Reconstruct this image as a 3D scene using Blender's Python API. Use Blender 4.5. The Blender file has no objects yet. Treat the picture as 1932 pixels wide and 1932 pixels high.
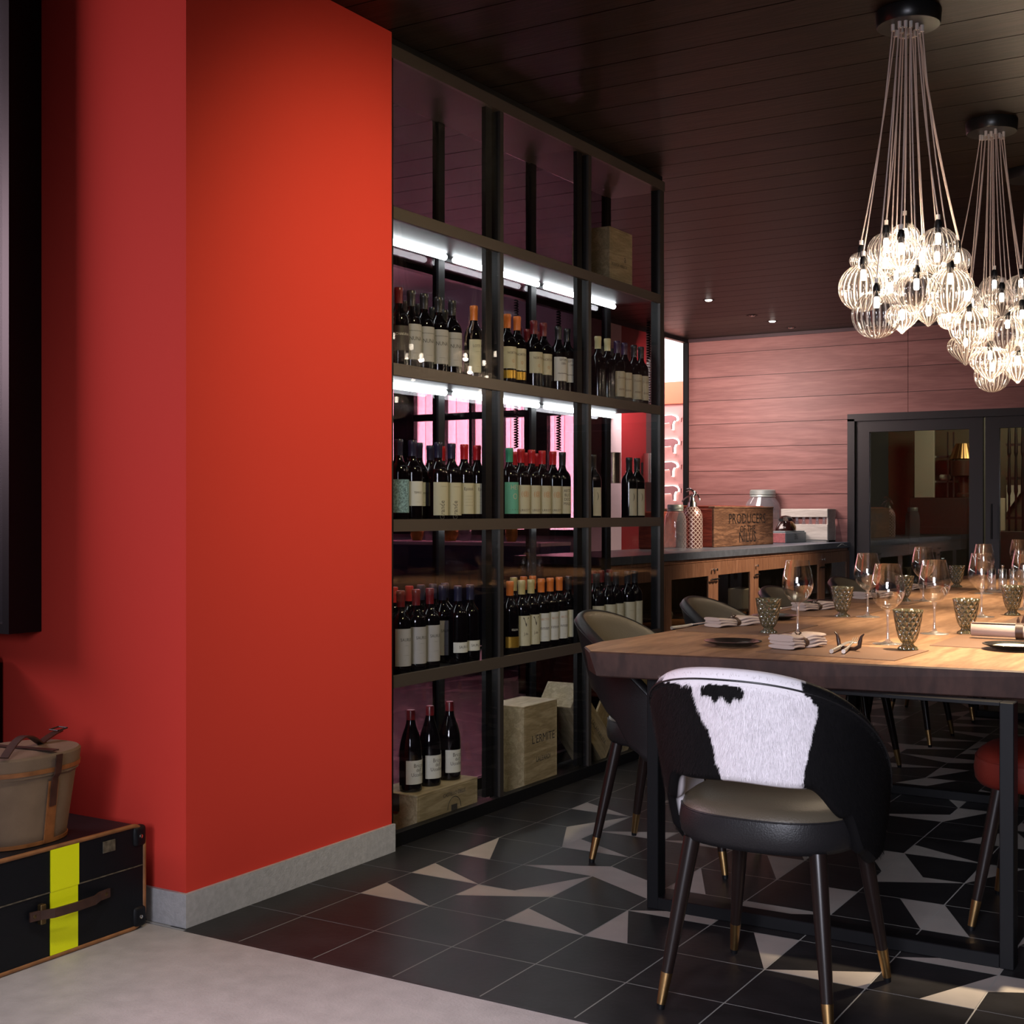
import bpy, bmesh, math, random
from mathutils import Vector, Matrix
import numpy as np
random.seed(7)
S = bpy.context.scene
COL = S.collection
PI = math.pi

# ------------------------------------------------------------------ camera
HC = 1.18; F = 2487.0; CX = CY = 966.0
AX, AY = 0.51999, 0.85417            # right / forward share of the world's Y axis
cam_d = bpy.data.cameras.new('camera')
cam_d.sensor_width = 36.0; cam_d.lens = 36.0 * F / 1932.0
cam_d.clip_start = 0.05; cam_d.clip_end = 100
cam = bpy.data.objects.new('camera', cam_d); COL.objects.link(cam)
cam.location = (0, 0, HC); cam.rotation_euler = (PI / 2, 0, math.atan2(AX, AY))
S.camera = cam

# ------------------------------------------------------------------ world, lights, exposure
W = bpy.data.worlds.new('world'); S.world = W; W.use_nodes = True
W.node_tree.nodes['Background'].inputs[0].default_value = (0.45, 0.55, 0.8, 1)
W.node_tree.nodes['Background'].inputs[1].default_value = 0.05
S.view_settings.view_transform = 'Standard'; S.view_settings.look = 'None'
S.view_settings.exposure = 0.36; S.view_settings.gamma = 1.0
S.view_settings.use_curve_mapping = False
S.cycles.max_bounces = 10; S.cycles.diffuse_bounces = 4; S.cycles.glossy_bounces = 5
S.cycles.transmission_bounces = 8; S.cycles.transparent_max_bounces = 40
S.cycles.caustics_reflective = False; S.cycles.caustics_refractive = False
S.cycles.sample_clamp_indirect = 4.0; S.cycles.sample_clamp_direct = 0.0


def light(name, kind, loc, energy, color, size=0.1, size_y=None, aim=None, spot=None, blend=0.5):
    d = bpy.data.lights.new(name, kind); d.energy = energy; d.color = color
    if kind == 'AREA':
        d.size = size
        if size_y: d.shape = 'RECTANGLE'; d.size_y = size_y
    else:
        d.shadow_soft_size = size
    if kind == 'SPOT': d.spot_size = spot; d.spot_blend = blend
    o = bpy.data.objects.new(name, d); COL.objects.link(o); o.location = loc
    if aim is not None:
        o.rotation_euler = (Vector(aim) - Vector(loc)).to_track_quat('-Z', 'Y').to_euler()
    return o


WARM = (1.0, 0.78, 0.52); COOL = (0.72, 0.84, 1.0)
# daylight from the lobby windows behind the camera
light('lobby_daylight', 'AREA', (0.2, -2.6, 2.0), 23, (0.86, 0.87, 1.0), 1.6, 1.4, aim=(-1.0, 2.9, 0.6)).data.spread = 0.85
light('lobby_left_window', 'AREA', (-5.4, 1.65, 2.2), 21, (1.0, 0.70, 0.80), 1.1, 1.0, aim=(-2.9, 2.72, 1.9)).data.spread = 1.9
light('lobby_floor_fill', 'SPOT', (-1.75, 1.65, 2.8), 165, (1.0, 0.90, 0.88), 0.10, aim=(-1.95, 1.6, 0), spot=1.05, blend=0.8)  # added unseen spot that brightens the stone floor and spares the red wall
# added accent spot without a fitting, boosting the chandelier light on the red column
light('column_accent_fill', 'SPOT', (-0.95, 3.3, 2.8), 115, (1.0, 0.84, 0.46), 0.10, aim=(-2.75, 3.7, 1.45), spot=1.45, blend=1.0)
# downlights over the dining table
for k, (x, y, e) in enumerate([(-0.66, 4.15, 640), (-1.0, 5.2, 310), (-1.15, 6.6, 300), (-1.15, 8.0, 280)]):
    light('table_downlight', 'SPOT', (x, y, 2.82), e, WARM, 0.04, aim=(x, y, 0), spot=0.78, blend=0.85)
# light that washes the stained planks of the far wall
light('far_wall_washer', 'AREA', (-4.7, 10.3, 2.3), 32, (1.0, 0.80, 0.74), 0.8, 0.8, aim=(-4.5, 11.8, 1.3))
light('sideboard_downlight', 'SPOT', (-4.05, 9.67, 2.8), 60, (1.0, 0.88, 0.84), 0.05, aim=(-4.0, 9.9, 0.9), spot=1.3, blend=0.8)
light('sideboard_downlight', 'SPOT', (-4.05, 11.04, 2.8), 60, (1.0, 0.88, 0.84), 0.05, aim=(-4.0, 11.0, 0.9), spot=1.3, blend=0.8)
light('sideboard_fill_spot', 'SPOT', (-1.9, 9.2, 2.8), 420, (1.0, 0.78, 0.56), 0.08, aim=(-3.6, 9.4, 0.5), spot=1.1, blend=0.8)  # added unseen spot, turned towards the sideboard doors to brighten them
# side room beyond the left wall, kitchen beyond the glass doors
light('side_room_lamp', 'AREA', (-6.4, 11.6, 3.0), 38, (1.0, 0.93, 0.9), 1.2, 1.2, aim=(-6.2, 13, 1.6))
light('alcove_lamp', 'AREA', (-6.6, 8.0, 2.8), 6, (0.95, 0.8, 0.95), 1.0, 1.0, aim=(-6.6, 9.7, 1.8))
light('kitchen_lamp', 'AREA', (-2.3, 13.0, 2.7), 32, (1.0, 0.93, 0.75), 0.8, 0.5, aim=(-2.6, 14.5, 1.2))


# ------------------------------------------------------------------ pixel rays used for laying out
def ray(x, y):
    r = (x - CX) / F; u = (CY - y) / F
    return Vector((r * AY - AX, r * AX + AY, u))


def on_z(x, y, z):
    d = ray(x, y); t = (z - HC) / d.z
    return Vector((0, 0, HC)) + d * t


def on_x(x, y, X):
    d = ray(x, y); return Vector((0, 0, HC)) + d * (X / d.x)


def on_y(x, y, Y):
    d = ray(x, y); return Vector((0, 0, HC)) + d * (Y / d.y)


def at_w(x, y, w):
    return Vector((0, 0, HC)) + ray(x, y) * w


# ------------------------------------------------------------------ materials
M = {}


def nodes(name):
    m = bpy.data.materials.new(name); m.use_nodes = True; M[name] = m
    nt = m.node_tree; b = nt.nodes['Principled BSDF']
    return m, nt, b


def mat(name, color, rough=0.5, metal=0.0, spec=0.5, bump=0.0, bscale=200.0, var=0.0, vscale=8.0, stretch=None, coat=0.0, sheen=0.0, emit=None, estr=0.0):
    m, nt, b = nodes(name)
    N, L = nt.nodes, nt.links
    b.inputs['Base Color'].default_value = (*color, 1); b.inputs['Roughness'].default_value = rough
    b.inputs['Metallic'].default_value = metal; b.inputs['Specular IOR Level'].default_value = spec
    b.inputs['Coat Weight'].default_value = coat; b.inputs['Sheen Weight'].default_value = sheen
    if emit: b.inputs['Emission Color'].default_value = (*emit, 1); b.inputs['Emission Strength'].default_value = estr
    tc = N.new('ShaderNodeTexCoord'); mp = N.new('ShaderNodeMapping'); L.new(tc.outputs['Object'], mp.inputs[0])
    if stretch: mp.inputs['Scale'].default_value = stretch
    if var:
        n = N.new('ShaderNodeTexNoise'); n.inputs['Scale'].default_value = vscale; n.inputs['Detail'].default_value = 6
        L.new(mp.outputs[0], n.inputs['Vector'])
        r = N.new('ShaderNodeValToRGB'); L.new(n.outputs[0], r.inputs[0])
        r.color_ramp.elements[0].position = 0.3; r.color_ramp.elements[1].position = 0.7
        r.color_ramp.elements[0].color = (*[c * (1 - var) for c in color], 1)
        r.color_ramp.elements[1].color = (*[min(1, c * (1 + var)) for c in color], 1)
        L.new(r.outputs[0], b.inputs['Base Color'])
    if bump:
        n2 = N.new('ShaderNodeTexNoise'); n2.inputs['Scale'].default_value = bscale; n2.inputs['Detail'].default_value = 4
        L.new(mp.outputs[0], n2.inputs['Vector'])
        bp = N.new('ShaderNodeBump'); bp.inputs['Strength'].default_value = bump; bp.inputs['Distance'].default_value = 0.003
        L.new(n2.outputs[0], bp.inputs['Height']); L.new(bp.outputs[0], b.inputs['Normal'])
    return m


def wood(name, c1, c2, grain=(1, 14, 14), scale=3.0, rough=0.45, board=None, axis='Y', off=0.0, coat=0.0, bump=0.15, tone=0.25, spec=0.5):
    """planked or solid wood: stretched noise rings, with a tone per board when board is given"""
    m, nt, b = nodes(name); N, L = nt.nodes, nt.links
    b.inputs['Roughness'].default_value = rough; b.inputs['Coat Weight'].default_value = coat; b.inputs['Specular IOR Level'].default_value = spec
    tc = N.new('ShaderNodeTexCoord'); mp = N.new('ShaderNodeMapping'); mp.inputs['Scale'].default_value = grain
    src = tc.outputs['Object']
    if board:
        sx = N.new('ShaderNodeSeparateXYZ'); L.new(src, sx.inputs[0])
        a = N.new('ShaderNodeMath'); a.operation = 'SUBTRACT'; L.new(sx.outputs[axis], a.inputs[0]); a.inputs[1].default_value = off
        d = N.new('ShaderNodeMath'); d.operation = 'DIVIDE'; L.new(a.outputs[0], d.inputs[0]); d.inputs[1].default_value = board
        fl = N.new('ShaderNodeMath'); fl.operation = 'FLOOR'; L.new(d.outputs[0], fl.inputs[0])
        wn = N.new('ShaderNodeTexWhiteNoise'); wn.noise_dimensions = '1D'; L.new(fl.outputs[0], wn.inputs['W'])
        vm = N.new('ShaderNodeVectorMath'); vm.operation = 'MULTIPLY_ADD'
        L.new(wn.outputs['Color'], vm.inputs[0]); vm.inputs[1].default_value = (7, 7, 7); L.new(src, vm.inputs[2])
        src = vm.outputs[0]
    L.new(src, mp.inputs[0])
    n = N.new('ShaderNodeTexNoise'); n.inputs['Scale'].default_value = scale; n.inputs['Detail'].default_value = 3; n.inputs['Distortion'].default_value = 0.6
    L.new(mp.outputs[0], n.inputs['Vector'])
    mul = N.new('ShaderNodeMath'); mul.operation = 'MULTIPLY'; L.new(n.outputs[0], mul.inputs[0]); mul.inputs[1].default_value = 22
    sn = N.new('ShaderNodeMath'); sn.operation = 'SINE'; L.new(mul.outputs[0], sn.inputs[0])
    n3 = N.new('ShaderNodeTexNoise'); n3.inputs['Scale'].default_value = scale * 9; n3.inputs['Detail'].default_value = 5
    L.new(mp.outputs[0], n3.inputs['Vector'])
    ad = N.new('ShaderNodeMath'); ad.operation = 'MULTIPLY_ADD'; L.new(sn.outputs[0], ad.inputs[0]); ad.inputs[1].default_value = 0.22; L.new(n3.outputs[0], ad.inputs[2])
    r = N.new('ShaderNodeValToRGB'); L.new(ad.outputs[0], r.inputs[0])
    r.color_ramp.elements[0].position = 0.2; r.color_ramp.elements[0].color = (*c1, 1)
    r.color_ramp.elements[1].position = 0.85; r.color_ramp.elements[1].color = (*c2, 1)
    out = r.outputs[0]
    if board:
        hs = N.new('ShaderNodeHueSaturation'); L.new(out, hs.inputs['Color'])
        mr = N.new('ShaderNodeMapRange'); L.new(wn.outputs['Value'], mr.inputs[0]); mr.inputs[3].default_value = 1 - tone; mr.inputs[4].default_value = 1 + tone
        L.new(mr.outputs[0], hs.inputs['Value']); out = hs.outputs[0]
    L.new(out, b.inputs['Base Color'])
    bp = N.new('ShaderNodeBump'); bp.inputs['Strength'].default_value = bump; bp.inputs['Distance'].default_value = 0.002
    L.new(ad.outputs[0], bp.inputs['Height']); L.new(bp.outputs[0], b.inputs['Normal'])
    return m


def glass(name, tint=(1, 1, 1), ior=1.5, rough=0.02, gloss=1.0, base=0.0, diffuse=None, dfac=0.0, bump=0.0, bscale=60, ribs=0, pat=None):
    """thin clear glass: see-through with a Fresnel reflection on top"""
    m = bpy.data.materials.new(name); m.use_nodes = True; M[name] = m
    nt = m.node_tree; N, L = nt.nodes, nt.links; N.clear()
    o = N.new('ShaderNodeOutputMaterial'); mx = N.new('ShaderNodeMixShader'); tr = N.new('ShaderNodeBsdfTransparent'); gl = N.new('ShaderNodeBsdfGlossy')
    tr.inputs[0].default_value = (*tint, 1); gl.inputs[0].default_value = (gloss, gloss, gloss, 1); gl.inputs['Roughness'].default_value = rough
    fr = N.new('ShaderNodeFresnel'); fr.inputs[0].default_value = ior
    # the same reflection from either side of a thin sheet
    ge = N.new('ShaderNodeNewGeometry'); iv = N.new('ShaderNodeMix'); iv.data_type = 'FLOAT'
    L.new(ge.outputs['Backfacing'], iv.inputs[0]); iv.inputs[2].default_value = ior; iv.inputs[3].default_value = 1.0 / ior
    L.new(iv.outputs[0], fr.inputs[0])
    fac = fr.outputs[0]
    if base:
        a = N.new('ShaderNodeMath'); a.operation = 'ADD'; a.use_clamp = True; L.new(fac, a.inputs[0]); a.inputs[1].default_value = base; fac = a.outputs[0]
    if bump:
        tc = N.new('ShaderNodeTexCoord'); vo = N.new('ShaderNodeTexVoronoi'); vo.inputs['Scale'].default_value = bscale; L.new(tc.outputs['Object'], vo.inputs['Vector'])
        bp = N.new('ShaderNodeBump'); bp.inputs['Strength'].default_value = bump; bp.inputs['Distance'].default_value = 0.004
        L.new(vo.outputs['Distance'], bp.inputs['Height']); L.new(bp.outputs[0], gl.inputs['Normal']); L.new(bp.outputs[0], fr.inputs['Normal'])
    L.new(fac, mx.inputs[0]); L.new(tr.outputs[0], mx.inputs[1]); L.new(gl.outputs[0], mx.inputs[2])
    last = mx.outputs[0]
    if diffuse:
        df = N.new('ShaderNodeBsdfDiffuse'); df.inputs[0].default_value = (*diffuse, 1); m2 = N.new('ShaderNodeMixShader'); m2.inputs[0].default_value = dfac
        L.new(last, m2.inputs[1]); L.new(df.outputs[0], m2.inputs[2]); last = m2.outputs[0]
        if ribs:   # thick ribs of the glass catch more light than the thin valleys
            t2 = N.new('ShaderNodeTexCoord'); sx = N.new('ShaderNodeSeparateXYZ'); L.new(t2.outputs['Object'], sx.inputs[0])
            at = N.new('ShaderNodeMath'); at.operation = 'ARCTAN2'; L.new(sx.outputs[1], at.inputs[0]); L.new(sx.outputs[0], at.inputs[1])
            mu = N.new('ShaderNodeMath'); mu.operation = 'MULTIPLY'; L.new(at.outputs[0], mu.inputs[0]); mu.inputs[1].default_value = ribs
            co = N.new('ShaderNodeMath'); co.operation = 'COSINE'; L.new(mu.outputs[0], co.inputs[0])
            mr = N.new('ShaderNodeMapRange'); L.new(co.outputs[0], mr.inputs[0]); mr.inputs[1].default_value = 0.35; mr.inputs[2].default_value = 0.95; mr.inputs[3].default_value = 0.015; mr.inputs[4].default_value = dfac
            L.new(mr.outputs[0], m2.inputs[0])
            mt = N.new('ShaderNodeMapRange'); L.new(co.outputs[0], mt.inputs[0]); mt.inputs[1].default_value = -1.0; mt.inputs[2].default_value = 0.0; mt.inputs[3].default_value = 0.62; mt.inputs[4].default_value = 0.97
            L.new(mt.outputs[0], tr.inputs[0])
        if pat:
            t2 = N.new('ShaderNodeTexCoord'); sx = N.new('ShaderNodeSeparateXYZ'); L.new(t2.outputs['Object'], sx.inputs[0])
            def mth(op, a, b_=None, c_=None):
                q = N.new('ShaderNodeMath'); q.operation = op
                for k_, v_ in enumerate((a, b_, c_)):
                    if v_ is None: continue
                    if isinstance(v_, (int, float)): q.inputs[k_].default_value = v_
                    else: L.new(v_, q.inputs[k_])
                return q.outputs[0]
            an = mth('MULTIPLY', mth('ARCTAN2', sx.outputs[1], sx.outputs[0]), 6.0); zz_ = mth('MULTIPLY', sx.outputs[2], 112.0)
            la = mth('ABSOLUTE', mth('MULTIPLY', mth('COSINE', mth('ADD', an, zz_)), mth('COSINE', mth('SUBTRACT', an, zz_))))
            r2 = N.new('ShaderNodeValToRGB'); L.new(la, r2.inputs[0]); r2.color_ramp.elements[0].position = 0.05; r2.color_ramp.elements[0].color = (*pat, 1)
            r2.color_ramp.elements[1].position = 0.45; r2.color_ramp.elements[1].color = (*tint, 1); L.new(r2.outputs[0], tr.inputs[0])
            L.new(la, bp.inputs['Height']); bp.inputs['Distance'].default_value = 0.006
    L.new(last, o.inputs[0])
    return m


def emis(name, color, strength):
    m = bpy.data.materials.new(name); m.use_nodes = True; M[name] = m
    nt = m.node_tree; nt.nodes.clear(); o = nt.nodes.new('ShaderNodeOutputMaterial'); e = nt.nodes.new('ShaderNodeEmission')
    e.inputs[0].default_value = (*color, 1); e.inputs[1].default_value = strength; nt.links.new(e.outputs[0], o.inputs[0])
    return m


mat('red_paint', (0.64, 0.052, 0.036), 0.8, spec=0.1, bump=0.06, bscale=350)
mat('dark_tile', (0.020, 0.019, 0.020), 0.38, spec=0.15, bump=0.12, bscale=55, var=0.25, vscale=9)
mat('light_tile', (0.40, 0.365, 0.33), 0.42, spec=0.2, bump=0.08, bscale=70, var=0.06, vscale=12)
mat('grout', (0.42, 0.40, 0.37), 0.8)
mat('stone_floor', (0.40, 0.375, 0.37), 0.5, bump=0.5, bscale=130, var=0.10, vscale=16)
mat('skirting_stone', (0.42, 0.41, 0.42), 0.55, bump=0.5, bscale=170, var=0.12, vscale=60)
mat('edge_strip', (0.015, 0.015, 0.017), 0.5)
wood('ceiling_planks', (0.007, 0.0045, 0.0032), (0.022, 0.0135, 0.009), (1, 12, 12), 2.0, 0.42, 0.237, 'Y', 4.626, bump=0.2, tone=0.25, spec=0.15)
wood('stained_planks', (0.235, 0.095, 0.085), (0.345, 0.150, 0.135), (0.45, 1, 5), 1.5, 0.5, 0.225, 'Z', 0.22, bump=0.15, tone=0.10)
wood('table_oak', (0.22, 0.115, 0.062), (0.38, 0.215, 0.12), (5, 0.7, 5), 2.2, 0.5, bump=0.15, spec=0.25)
wood('end_grain', (0.032, 0.014, 0.011), (0.066, 0.030, 0.023), (2.2, 2.2, 0.8), 3.0, 0.55, bump=0.25)
wood('cabinet_oak', (0.19, 0.085, 0.048), (0.31, 0.155, 0.092), (9, 9, 0.8), 3.0, 0.45)
wood('crate_pine', (0.26, 0.20, 0.11), (0.42, 0.34, 0.21), (8, 1, 8), 2.5, 0.6)
wood('old_crate', (0.10, 0.045, 0.025), (0.30, 0.15, 0.085), (8, 0.8, 8), 3, 0.7, bump=0.5)
wood('old_crate_end', (0.17, 0.025, 0.015), (0.34, 0.06, 0.03), (1, 8, 8), 3, 0.7, bump=0.5)
wood('white_crate', (0.50, 0.46, 0.41), (0.66, 0.62, 0.56), (0.8, 4, 6), 2, 0.7, bump=0.5)
mat('black_metal', (0.005, 0.005, 0.006), 0.45, 0.0, 0.25)
mat('bronze_metal', (0.070, 0.055, 0.047), 0.45, 0.3)
mat('door_metal', (0.028, 0.025, 0.027), 0.45, 0.3)
mat('chandelier_black', (0.012, 0.012, 0.012), 0.3)
mat('steel', (0.55, 0.54, 0.52), 0.25, 1.0)
mat('brushed_panel', (0.34, 0.33, 0.28), 0.5, 0.2)
mat('chrome', (0.75, 0.74, 0.72), 0.12, 1.0)
mat('cutlery_steel', (0.80, 0.76, 0.70), 0.32, 0.85)
mat('brass', (0.42, 0.26, 0.11), 0.35, 1.0)
mat('black_leather', (0.012, 0.011, 0.012), 0.42, spec=0.35, bump=0.25, bscale=260)
mat('lit_leather', (0.085, 0.068, 0.046), 0.42, bump=0.25, bscale=260)  # black leather with warm light put into the colour
mat('red_leather', (0.13, 0.014, 0.008), 0.42, bump=0.2, bscale=260)
mat('leg_wood', (0.012, 0.007, 0.006), 0.30, spec=0.35)
mat('leather_mat', (0.16, 0.085, 0.050), 0.55, bump=0.15, bscale=300)
mat('linen', (0.46, 0.36, 0.31), 0.85, bump=0.3, bscale=500)
mat('strap_brown', (0.05, 0.025, 0.015), 0.45)
mat('horn', (0.035, 0.016, 0.011), 0.35)
mat('plate_glaze', (0.012, 0.011, 0.010), 0.18, var=0.9, vscale=90)
mat('plate_food', (0.75, 0.65, 0.45), 0.7, bump=0.4, bscale=200)
mat('wine_body', (0.003, 0.002, 0.003), 0.07)
mat('label_cream', (0.52, 0.49, 0.36), 0.6)
mat('label_grey', (0.36, 0.35, 0.36), 0.6)
mat('label_white', (0.60, 0.60, 0.57), 0.6)
mat('label_dark', (0.03, 0.02, 0.02), 0.5)
mat('label_gold', (0.50, 0.30, 0.05), 0.35, 0.7)
mat('label_teal', (0.12, 0.42, 0.32), 0.6)
mat('label_blue', (0.20, 0.34, 0.40), 0.6, var=0.7, vscale=160)
mat('ink', (0.05, 0.045, 0.04), 0.7)
mat('ink_orange', (0.45, 0.20, 0.06), 0.7)
mat('ink_light', (0.6, 0.58, 0.55), 0.7)
CAPS = dict(r=('red', (0.42, 0.012, 0.018)), d=('dark red', (0.13, 0.010, 0.014)), n=('navy', (0.020, 0.020, 0.05)), k=('black', (0.02, 0.02, 0.022)),
            o=('orange', (0.62, 0.17, 0.035)), g=('gold', (0.48, 0.40, 0.18)), y=('cream', (0.62, 0.58, 0.32)), t=('teal', (0.06, 0.36, 0.24)), p=('purple', (0.045, 0.02, 0.06)))
for k, (n, c) in CAPS.items(): mat('cap_' + k, c, 0.3, 0.0)
mat('canvas', (0.20, 0.135, 0.085), 0.85, bump=0.4, bscale=600, var=0.12, vscale=14)
mat('tan_leather', (0.26, 0.10, 0.032), 0.5, var=0.3, vscale=30)
mat('dark_strap', (0.050, 0.022, 0.015), 0.5, var=0.3, vscale=30)
mat('trunk_black', (0.005, 0.006, 0.009), 0.5, spec=0.25, bump=0.2, bscale=300)
mat('trunk_edge', (0.24, 0.10, 0.035), 0.5, var=0.3, vscale=20)
mat('yellow_paint', (0.88, 0.95, 0.0), 0.6, bump=0.15, bscale=300)
mat('aged_brass', (0.16, 0.11, 0.05), 0.4, 0.9)
mat('badge', (0.10, 0.085, 0.06), 0.6, var=0.6, vscale=60)
mat('counter_stone', (0.10, 0.115, 0.15), 0.35, var=0.2, vscale=20)
mat('mauve_plaster', (0.50, 0.40, 0.44), 0.8)
mat('white_plaster', (0.85, 0.80, 0.80), 0.8)
mat('pink_wall', (0.62, 0.28, 0.27), 0.7)
mat('relief_pink', (0.42, 0.17, 0.18), 0.7)
mat('orange_band', (0.85, 0.16, 0.08), 0.6)
mat('red_panel', (0.20, 0.010, 0.014), 0.5)
mat('dark_panel', (0.06, 0.03, 0.035), 0.5)
mat('banquette_blue', (0.02, 0.024, 0.075), 0.7, bump=0.3, bscale=200)
mat('kitchen_wall', (0.06, 0.052, 0.032), 0.7)
mat('kitchen_dark', (0.02, 0.015, 0.014), 0.5)
mat('kitchen_board', (0.34, 0.31, 0.24), 0.6)
mat('ceramic', (0.6, 0.57, 0.5), 0.4)
mat('phone_black', (0.02, 0.006, 0.005), 0.15)
mat('box_blue', (0.20, 0.24, 0.25), 0.5)
mat('box_pink', (0.42, 0.13, 0.13), 0.6, var=0.2, vscale=80)
mat('jar_lid', (0.36, 0.40, 0.38), 0.4, 0.4)
mat('mesh_metal', (0.45, 0.28, 0.22), 0.35, 0.7)
mat('paper', (0.8, 0.8, 0.8), 0.7)
mat('cord', (0.60, 0.48, 0.42), 0.5)
mat('clear_plastic', (0.65, 0.6, 0.55), 0.3)
glass('cabinet_glass', (0.92, 0.92, 0.92), 1.27, 0.003)
glass('rear_glass', (0.58, 0.50, 0.55), 1.2, 0.01)
glass('door_glass', (0.75, 0.72, 0.64), 1.6, 0.004)
glass('globe_glass', (0.95, 0.93, 0.91), 1.7, 0.035, base=0.02, diffuse=(0.85, 0.76, 0.70), dfac=0.33, ribs=24)
glass('wine_glass', (0.98, 0.98, 0.98), 1.6, 0.03, base=0.06)
glass('stem_glass', (0.92, 0.90, 0.89), 1.6, 0.08, base=0.22, diffuse=(0.8, 0.75, 0.7), dfac=0.12)
glass('tumbler_glass', (0.60, 0.56, 0.38), 1.7, 0.12, base=0.08, diffuse=(0.24, 0.215, 0.12), dfac=0.20, bump=1.0, bscale=70, pat=(0.13, 0.115, 0.06))
glass('jar_glass', (0.80, 0.83, 0.85), 1.5, 0.06, base=0.06, diffuse=(0.75, 0.72, 0.78), dfac=0.14)
emis('bulb_glow', (1.0, 0.84, 0.68), 22.0)
emis('led_glow', (0.92, 0.97, 1.0), 14.0)
emis('lamp_dot', (1.0, 0.95, 0.85), 20.0)
emis('sky_glow', (1.0, 0.94, 0.96), 9.0)
emis('cow_halo', (1.0, 0.90, 0.80), 3.0)
emis('bright_ceiling', (1.0, 0.93, 0.92), 1.6)


def curtain_mat():
    m = bpy.data.materials.new('curtain'); m.use_nodes = True; M['curtain'] = m
    nt = m.node_tree; N, L = nt.nodes, nt.links; N.clear()
    o = N.new('ShaderNodeOutputMaterial'); mx = N.new('ShaderNodeMixShader'); t = N.new('ShaderNodeBsdfTranslucent'); d = N.new('ShaderNodeBsdfDiffuse')
    t.inputs[0].default_value = (0.95, 0.38, 0.45, 1); d.inputs[0].default_value = (0.6, 0.15, 0.2, 1); mx.inputs[0].default_value = 0.2
    tr = N.new('ShaderNodeBsdfTransparent'); tr.inputs[0].default_value = (1, 0.52, 0.58, 1); m2 = N.new('ShaderNodeMixShader'); m2.inputs[0].default_value = 0.35
    lw = N.new('ShaderNodeLayerWeight'); lw.inputs[0].default_value = 0.5
    rp = N.new('ShaderNodeValToRGB'); L.new(lw.outputs['Facing'], rp.inputs[0])
    rp.color_ramp.elements[0].position = 0.25; rp.color_ramp.elements[0].color = (1.0, 0.62, 0.68, 1)
    rp.color_ramp.elements[1].position = 0.72; rp.color_ramp.elements[1].color = (0.55, 0.05, 0.08, 1)
    L.new(rp.outputs[0], tr.inputs[0])
    L.new(t.outputs[0], mx.inputs[1]); L.new(d.outputs[0], mx.inputs[2]); L.new(mx.outputs[0], m2.inputs[1]); L.new(tr.outputs[0], m2.inputs[2]); L.new(m2.outputs[0], o.inputs[0])


curtain_mat()


def cow_mat():
    m, nt, b = nodes('cowhide'); N, L = nt.nodes, nt.links
    a = N.new('ShaderNodeVertexColor'); a.layer_name = 'hide'
    L.new(a.outputs[0], b.inputs['Base Color']); b.inputs['Roughness'].default_value = 0.6; b.inputs['Sheen Weight'].default_value = 0.0
    b.inputs['Specular IOR Level'].default_value = 0.12


cow_mat()


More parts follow.
